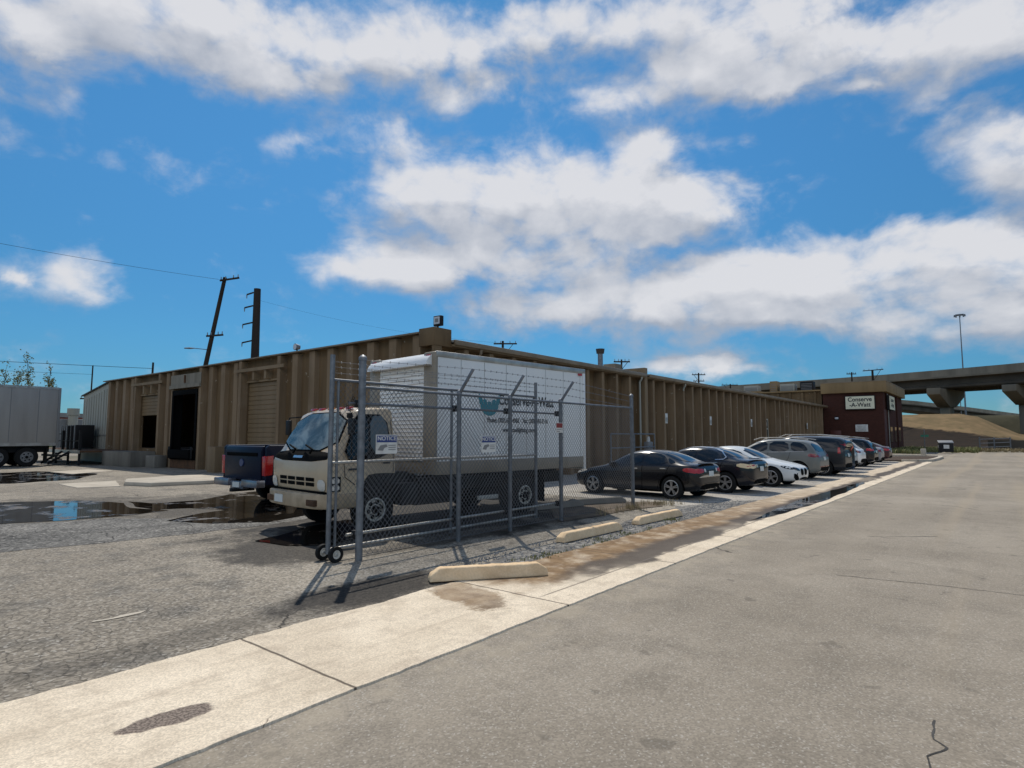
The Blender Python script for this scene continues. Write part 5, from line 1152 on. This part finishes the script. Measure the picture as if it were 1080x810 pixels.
def bridges():
    # upper viaduct: deck follows a gentle curve across the end of the street
    C0=[(147,120),(145.5,95),(142.95,65.3),(140.5,45.7),(137.3,29.1),(134.3,17.1),(130.3,6.25),(127,-1.2),(123,-9),(116,-22),(104,-42),(88,-64)]
    def offs(P,o):
        r=[]
        for i,p in enumerate(P):
            a=Vector(P[max(0,i-1)]); c=Vector(P[min(len(P)-1,i+1)]); d=(c-a).normalized(); n=Vector((-d.y,d.x)); q=Vector(p)+n*o; r.append(q)   # +o: away from the street
        return r
    def sweep(b,P,sec,m=0):
        k=len(sec); rows=[]
        for i in range(len(P)): rows.append(None)
        ring=[offs(P,o) for o,z in sec]
        for i in range(len(P)): rows[i]=[(ring[j][i].x,ring[j][i].y,sec[j][1]+zo(P[i])) for j in range(k)]
        vs=[v for r in rows for v in r]; n=len(P)
        b.add(vs,[(i*k+j,i*k+(j+1)%k,(i+1)*k+(j+1)%k,(i+1)*k+j) for i in range(n-1) for j in range(k)]+[tuple(range(k)),tuple(range(n*k-1,(n-1)*k-1,-1))],m)
    zo=lambda p:0.0
    T=thing('viaduct','concrete highway viaduct crossing high behind the brick office','bridge')
    b=B(); sweep(b,C0,[(0,12.15),(0,13.3),(.25,13.3),(.3,12.2)]); sweep(b,C0,[(12.6,12.2),(12.65,13.3),(12.9,13.3),(12.9,12.15)]); b.build('barrier','bridgebar',T)
    b=B(); sweep(b,C0,[(.0,11.85),(0,12.145),(12.9,12.145),(12.9,11.85)]); b.build('deck_slab','bridge',T)
    for o in(.9,3.5,6.2,9.0,11.5):
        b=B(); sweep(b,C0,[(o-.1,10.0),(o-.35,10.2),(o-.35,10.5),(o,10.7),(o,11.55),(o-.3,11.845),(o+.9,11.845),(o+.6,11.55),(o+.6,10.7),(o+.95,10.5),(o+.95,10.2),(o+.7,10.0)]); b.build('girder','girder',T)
    def pier(cx,cy,ang,L=11,cw=2.0,cz=6.8,h0=0,fl=1.0):
        pz=B(); pz.prism([(-L/2,9.99),(L/2,9.99),(L/2,8.9),(cw/2+.5,cz),(-cw/2-.5,cz),(-L/2,8.9)],-1.0,1.0); pz.prism([(-cw/2,-.8),(cw/2,-.8),(cw/2,.8),(-cw/2,.8)],h0,cz-.002,'z')
        o=pz.build('pier','bridge',T,bevel=.06); o.location=(cx,cy,0); o.rotation_euler.z=ang
    pier(133.8+1.0,7.0,R(-14),12.5); pier(132.0,-4.0,R(-23),11.5); pier(144.5,30.5,R(-14),12.5); pier(148.6,58,R(-8),12.5); pier(118,-30,R(-30),12)
    b=B(); Q=[(125.2,-4.6),(123,-9),(116,-22),(104,-42)]; O=offs(Q,.15)
    for i in range(len(O)-1):
        for k in range(14):
            p=O[i].lerp(O[i+1],k/14); b.box(p.x-.03,p.y-.03,13.3,p.x+.03,p.y+.03,15.2)
        for z in(13.5,14.3,15.15): b.bar((O[i].x,O[i].y,z),(O[i+1].x,O[i+1].y,z),.05,.06)
        b.bar((O[i].x+.05,O[i].y,14.3),(O[i+1].x+.05,O[i+1].y,14.3),.008,1.7)
    b.build('safety_fence','grey',T)
    # lower ramp behind
    T=thing('ramp_viaduct','lower concrete ramp seen under the viaduct, falling to the right','bridge')
    C1=[(172,120),(195,52),(206,30),(215,18.5),(236,6.8),(258,-4),(285,-18)]; zz={120:17,52:14.6,30:13.2,18.5:12.0,6.8:10.6,-4:9.2,-18:7.4}
    zo=lambda p:zz[p[1]]-12.0
    b=B(); sweep(b,C1,[(0,10.9),(0,12.0),(.3,12.0),(.35,10.9)]); b.build('barrier','bridgebar',T)
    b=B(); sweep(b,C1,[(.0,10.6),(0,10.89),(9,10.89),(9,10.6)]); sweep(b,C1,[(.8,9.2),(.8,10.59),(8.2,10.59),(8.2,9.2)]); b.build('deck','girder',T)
    for x,y,h in((226.5,13.2,8.6),(205,33,10.6),(257,-2.5,6.4)):
        b=B(); b.cyl((x+2,y+3,0),(x+2,y+3,h+.4),1.0,n=14); b.build('pier','bridge',T,smooth=True)
    b=B(); b.cyl((233,8.6,8),(233,8.6,17),.12); b.build('lamp_post','grey',T)
    # high mast lamp
    t=thing('high_mast_light','tall grey high mast light rising behind the viaduct','lamp',(209.4,6.7,0))
    B().cyl((0,0,0),(0,0,35.6),.24,.10,12).build('mast','galv',t,smooth=True)
    b=B(); b.lathe([(.25,35.3),(1.1,35.4),(1.1,35.6),(.25,35.7)],(0,0,0),'z',16); b.build('ring','galv',t)
    for i in range(8):
        a=2*PI*i/8; B().cyl((1.2*math.cos(a),1.2*math.sin(a),35.0),(1.2*math.cos(a),1.2*math.sin(a),35.6),.2,.12,10).build('lamp_head','galv',t,smooth=True)

def far_end():
    t=thing('dumpster','black dumpster with a grey lid beyond the end of the parking row','dumpster',(70.7,3.9,0),R(8))
    b=B(); b.prism([(-.1,.12),(0,.95),(1.3,1.12),(1.4,.12)],-.55,.55); b.build('bin','blackm',t,bevel=.03); b=B(); b.prism([(-.05,.96),(.0,1.04),(1.3,1.22),(1.34,1.13)],-.6,.6); b.build('lid','grey',t,bevel=.02)
    for y in(-.595,.555): B().box(.3,y,.5,1.0,y+.04,.75).build('lift_pocket','grey',t)
    B().box(-.09,-.22,.45,-.06,.22,.8).build('notice','signwhite',t)
    o=B().prism([(-.18,-.18),(.18,-.18),(.18,.18),(-.18,.18)],0,.6,'z').build('concrete_block','concrete',bevel=.05,loc=(58.6,4.75,.02)); tag(o,'squat concrete block at the kerb in front of the dumpster','block')
    t=thing('street_sign','small green street sign on a thin post near the dumpster','sign',(71.5,5.65,0)); B().cyl((0,0,0),(0,0,2.3),.03).build('post','galv',t); B().box(-.02,-.35,1.55,.02,.3,1.75).build('plate','green',t); B().box(-.25,-.02,1.8,.25,.02,1.98).build('plate','green',t)
    t=thing('barrier_gate','low grey pipe gate across the end of the street','gate',(87.0,1.7,0))
    for y in(0,-1.3,-2.7): B().cyl((0,y,0),(0,y,1.5),.06).build('post','galv',t,smooth=True)
    b=B()
    for z in(.5,.95,1.4): b.cyl((0,.0,z-.15),(0,-2.7,z),.04)
    b.build('rail','galv',t,smooth=True)
    t=thing('barrier_wall','low dark stained concrete wall behind the pipe gate at the foot of the bank','wall',(89,-16,0))
    b=B(); b.prism([(-.3,0),(-.22,.2),(-.1,.35),(-.08,1.15),(.08,1.15),(.1,.35),(.22,.2),(.3,0)],0,17.0); b.build('wall','girder',t)
    # weeds: clumps nobody could count
    rnd=random.Random(3)
    def blades(name,lab,m,areas,n,h,wd=.02):
        b=B()
        for _ in range(n):
            x0,x1,y0,y1=rnd.choice(areas); x,y=rnd.uniform(x0,x1),rnd.uniform(y0,y1)
            if mnoise.noise(Vector((x*1.1,y*1.7,2)))<-.05: continue
            for k in range(4):
                a=rnd.uniform(0,2*PI); L=h*rnd.uniform(.4,1.0); lean=rnd.uniform(.1,.7)*L; w=Vector((-math.sin(a),math.cos(a),0))*wd*.5; p=Vector((x+rnd.gauss(0,.03),y+rnd.gauss(0,.03),.01))
                mid=p+Vector((math.cos(a)*lean*.4,math.sin(a)*lean*.4,L*.65)); tip=p+Vector((math.cos(a)*lean,math.sin(a)*lean,L))
                b.add([p-w,p+w,mid+w*.7,mid-w*.7,tip],[(0,1,2,3),(3,2,4)])
        o=b.build(name,m); tag(o,lab,'weeds',kind='stuff')
    blades('weeds','small green weeds along the edge of the gravel strip','weed',[(6.0,10.5,4.72,4.85),(6.0,6.9,4.75,5.0),(8.2,9.2,4.75,5.0),(10.8,11.4,4.8,5.1)],120,.055,.014)
    blades('dry_weeds','dry straw weeds round the end of the chain link fence','straw',[(12.0,13.8,6.0,6.7),(12.8,14.6,5.7,6.4),(10.8,12.6,6.3,6.8)],330,.17,.008)
    blades('verge_grass','green verge grass beyond the brick office','weed',[(66,80,5.6,8.4),(72,86,6,14),(73,87,1.5,6),(80,90,2,16)],3000,.48,.10)
    blades('bank_grass','pale dry tufts on the verge at the end of the street','straw',[(78,88,-8,6)],900,.4,.08)
    # loose stones on the gravel strip
    b=B()
    for _ in range(1100):
        x=rnd.uniform(5.4,15.5); y=rnd.uniform(4.78,5.5); r=rnd.uniform(.008,.022)
        vs=[(x+r*rnd.uniform(.7,1.3)*c,y+r*rnd.uniform(.7,1.3)*s,.012+zq*r) for c,s,zq in((1,0,.3),(0,1,.3),(-1,0,.3),(0,-1,.3),(0,0,1),(0,0,-.3))]
        b.add(vs,[(0,1,4),(1,2,4),(2,3,4),(3,0,4),(1,0,5),(2,1,5),(3,2,5),(0,3,5)])
    tag(b.build('gravel_stones','grey'),'loose grey stones scattered on the gravel strip','stones',kind='stuff')
# ------------------------------------------------------------------ sky, sun, camera
SUN_EL=R(53.0); SUN_AZ=R(47.6)      # azimuth measured from +X towards +Y
def sky():
    w=bpy.data.worlds.new('World'); scene.world=w; w.use_nodes=True; N=NT(w.node_tree); bg=w.node_tree.nodes['Background']
    st=N.new('ShaderNodeTexSky',sky_type='NISHITA'); st.sun_disc=False; st.sun_elevation=SUN_EL; st.sun_rotation=PI/2-SUN_AZ; st.altitude=1600; st.air_density=1.0; st.dust_density=.3; st.ozone_density=2.2
    # cloud density lives in a group so that it can be sampled twice (for soft self shading)
    g=bpy.data.node_groups.new('CloudDensity','ShaderNodeTree')
    g.interface.new_socket('Dir',in_out='INPUT',socket_type='NodeSocketVector'); g.interface.new_socket('Density',in_out='OUTPUT',socket_type='NodeSocketFloat'); g.interface.new_socket('Field',in_out='OUTPUT',socket_type='NodeSocketFloat'); g.interface.new_socket('Base',in_out='OUTPUT',socket_type='NodeSocketFloat')
    G=NT(g); G.dim='2D'; gi=G.new('NodeGroupInput').outputs[0]; go=G.new('NodeGroupOutput')
    s=G.sep(gi); az=G.m('ARCTAN2',s[1],s[0]); el=G.m('ARCSINE',s[2])
    # clouds as (azimuth, elevation, half width, half height, weight) in degrees
    q=G.comb(G.m('MULTIPLY',az,1.0),G.m('MULTIPLY',el,1.55),0.0)
    n1,c1=G.noise(q,5.5,6,.58,.25); n2,_=G.noise(q,19,5,.62,.2)
    wx=G.sep(c1)
    azw=G.m('ADD',az,G.m('MULTIPLY',G.m('SUBTRACT',wx[0],.5),.12)); elw=G.m('ADD',el,G.m('MULTIPLY',G.m('SUBTRACT',wx[1],.5),.07))
    tot=None; P=G.comb(azw,elw,0.0)
    for a,e,wa,we,k in CLOUDS:
        v=G.new('ShaderNodeVectorMath',operation='MULTIPLY_ADD'); G.put(v.inputs[0],P); v.inputs[1].default_value=(1/R(wa),1/R(we),0); v.inputs[2].default_value=(-a/wa,-e/we,0)
        r2=G.vm('DOT_PRODUCT',v.outputs[0],v.outputs[0]); x=G.m('POWER',.3679,r2)
        tot=G.m('MULTIPLY',x,k) if tot is None else G.m('MULTIPLY_ADD',x,k,tot)
    tot=G.m('MINIMUM',tot,1.15)
    # billows: nested cell noise gives the cauliflower edge
    _,c2=G.noise(q,16,3,.6); qq=G.vm('ADD',q,G.vm('SCALE',G.vm('SUBTRACT',c2,(.5,.5,.5)),sc=.035))
    w1=G.m('SUBTRACT',.5,G.vor(qq,13)); w2=G.m('SUBTRACT',.5,G.vor(qq,31))
    puff=G.m('ADD',G.m('MULTIPLY',w1,.62),G.m('MULTIPLY',w2,.30))
    f=G.m('ADD',G.m('MULTIPLY',tot,.66),G.m('ADD',G.m('MULTIPLY',G.m('SUBTRACT',n1,.5),1.1),G.m('ADD',G.m('MULTIPLY',G.m('SUBTRACT',puff,.09),G.m('MULTIPLY_ADD',tot,.36,.22)),G.m('MULTIPLY',G.m('SUBTRACT',n2,.5),.45))))
    G.l.new(G.step(f,.04,.72),go.inputs[0]); G.l.new(f,go.inputs[1]); G.l.new(tot,go.inputs[2])
    d=N.new('ShaderNodeTexCoord').outputs['Generated']
    def grp(v): n=N.new('ShaderNodeGroup'); n.node_tree=g; N.put(n.inputs[0],v); return n.outputs
    A=grp(d); Bq=grp(N.vm('NORMALIZE',N.vm('ADD',d,(.016,.018,.065))))
    cov=A[0]; lit=N.m('ADD',N.m('MULTIPLY',N.m('SUBTRACT',A[2],Bq[2]),.75),N.m('MULTIPLY',N.m('SUBTRACT',A[1],Bq[1]),.75))
    s=N.sep(d); up=N.step(s[2],0.0,.02)
    thick=N.step(A[1],.45,1.05)
    shade=N.m('SUBTRACT',N.m('ADD',.56,N.m('MULTIPLY',lit,1.25)),N.m('MULTIPLY',thick,.12),clamp=True)
    ccol=N.mix(shade,CLOUD_DARK,CLOUD_LIT)
    # unseen clouds behind the camera are brightened to add fill light
    opp=N.vm('DOT_PRODUCT',d,(-math.cos(SUN_AZ),-math.sin(SUN_AZ),0.0)); k=N.step(opp,-.1,.6,1.0,FILL_GAIN); ccol=N.mix(1.0,ccol,N.comb(k,k,k),'MULTIPLY')
    base=N.mix(1.0,st.outputs[0],SKY_TINT,'MULTIPLY')
    # the low sky keeps some blue
    base=N.mix(N.m('MULTIPLY',N.step(s[2],.0,.55,1.0,0.0),.85),base,N.mix(1.0,base,LOW_TINT,'MULTIPLY'))
    base=N.mix(N.step(s[2],.0,.16,1.0,0.0),base,N.mix(1.0,base,(.97,.82,.86,1),'MULTIPLY'))
    col=N.mix(N.m('MULTIPLY',N.m('MULTIPLY',cov,.94),up),base,ccol)
    N.put(bg.inputs[0],col); bg.inputs[1].default_value=SKY_STR
    w.cycles.sampling_method='MANUAL'; w.cycles.sample_map_resolution=256
def light_camera():
    l=bpy.data.lights.new('sun','SUN'); l.energy=SUN_E; l.angle=R(.55); l.color=(1,.93,.82)
    o=bpy.data.objects.new('sun',l); COL.objects.link(o)
    d=Vector((math.cos(SUN_EL)*math.cos(SUN_AZ),math.cos(SUN_EL)*math.sin(SUN_AZ),math.sin(SUN_EL))); o.rotation_euler=d.to_track_quat('Z','Y').to_euler(); o.location=(0,0,60)
    c=bpy.data.cameras.new('camera'); c.sensor_width=36; c.lens=36*639/1080; c.clip_end=3000; c.clip_start=.05
    o=bpy.data.objects.new('camera',c); COL.objects.link(o); o.location=(0,0,1.62); o.rotation_euler=(PI/2+R(4.919),0,R(38.655)-PI/2); scene.camera=o
    scene.render.engine='CYCLES'; scene.render.resolution_x=1024; scene.render.resolution_y=768
    v=scene.view_settings; v.view_transform='Standard'; v.look='None'; v.exposure=EXPO; v.gamma=1; v.use_curve_mapping=False
def px2dir(x,y):
    th=R(4.919); a=R(38.655); f=639.; u,v=x-540,405-y
    F=Vector((math.cos(a)*math.cos(th),math.sin(a)*math.cos(th),math.sin(th))); Rr=Vector((math.sin(a),-math.cos(a),0)); U=Rr.cross(F)
    d=(F*f+Rr*u+U*v).normalized(); return math.degrees(math.atan2(d.y,d.x)),math.degrees(math.asin(d.z))
CLOUDS=[(65.8, 32.6, 14.6, 2.7, 1.0), (60.2, 29.7, 5.5, 1.9, 0.75), (73.4, 29.3, 7.0, 2.7, 0.6), (49.0, 34.2, 8.0, 2.6, 0.8), (44.3, 29.9, 4.1, 1.6, 0.75), (79.3, 27.7, 2.1, 1.4, 0.55), (75.9, 24.7, 1.5, 1.6, 0.35), (38.7, 35.3, 5.7, 1.8, 0.55), (74.9, 12.3, 3.0, 2.1, 1.0), (79.3, 11.7, 0.7, 0.7, 0.7), (59.2, 24.8, 3.4, 1.3, 0.65), (51.5, 26.9, 5.2, 1.8, 0.55), (48.0, 32.6, 6.3, 1.9, 0.5), (46.9, 22.1, 7.5, 2.8, 0.9), (36.8, 22.7, 11.0, 3.6, 1.1), (25.9, 21.0, 8.1, 3.0, 1.0), (20.8, 19.7, 3.4, 1.7, 0.6), (33.2, 16.8, 15.5, 3.0, 1.0), (48.6, 15.3, 6.9, 2.5, 0.9), (54.7, 15.4, 2.5, 1.2, 0.6), (16.2, 13.2, 9.1, 3.2, 1.0), (22.7, 12.0, 13.2, 2.4, 0.8), (8.9, 10.1, 8.9, 2.7, 0.85), (2.4, 12.3, 7.1, 3.2, 0.9), (4.7, 15.2, 4.7, 1.6, 0.8), (-1.0, 11.1, 3.4, 2.7, 0.7), (1.4, 7.9, 4.2, 1.6, 0.7), (33.2, 12.4, 10.9, 1.9, 0.55), (20.5, 30.9, 7.5, 2.6, 1.0), (13.9, 30.5, 5.3, 2.3, 1.0), (29.2, 36.3, 8.5, 1.8, 0.7), (18.6, 34.6, 13.4, 1.9, 0.8), (6.6, 30.0, 8.1, 2.6, 0.95), (-0.9, 27.5, 5.4, 2.9, 0.9), (8.1, 27.2, 2.0, 0.8, 0.7), (-0.5, 21.9, 3.5, 1.9, 0.85), (-1.7, 19.0, 2.5, 1.8, 0.8), (2.9, 24.8, 2.5, 1.2, 0.5), (25.8, 26.1, 3.1, 1.4, 0.6), (16.9, 25.4, 2.9, 1.0, 0.5), (31.2, 29.9, 3.2, 1.3, 0.55), (20.0, 5.9, 4.8, 1.4, 0.95), (25.4, 6.1, 3.5, 0.9, 0.4), (60.9, 6.6, 3.0, 0.7, 0.4), (80.5, 29.0, 3.0, 1.7, 0.3), (120, 30, 25, 9, 0.9), (170, 40, 30, 12, 0.9), (-60, 35, 30, 12, 0.9), (-120, 25, 30, 9, 0.9), (90, 60, 30, 12, 0.7), (-20, 65, 35, 12, 0.7), (220, 30, 25, 9, 0.9), (200, 60, 30, 10, 0.7), (195,22,25,10,1.0), (-150,30,35,14,1.0), (178,14,20,8,.8)]  # last entries are unseen clouds added as fill light
SKY_STR=.12; SKY_TINT=(.36,.82,.98,1); LOW_TINT=(.47,.49,.515,1); CLOUD_LIT=(6.2,6.2,6.4,1); CLOUD_DARK=(3.3,3.6,4.2,1); FILL_GAIN=2.2; SUN_E=3.7; EXPO=0.0
ground(); warehouse(); facade_bits(); brick_office(); fence(); yard_left(); bridges(); far_end()
cars(); pickup(); box_truck()
sky(); light_camera()
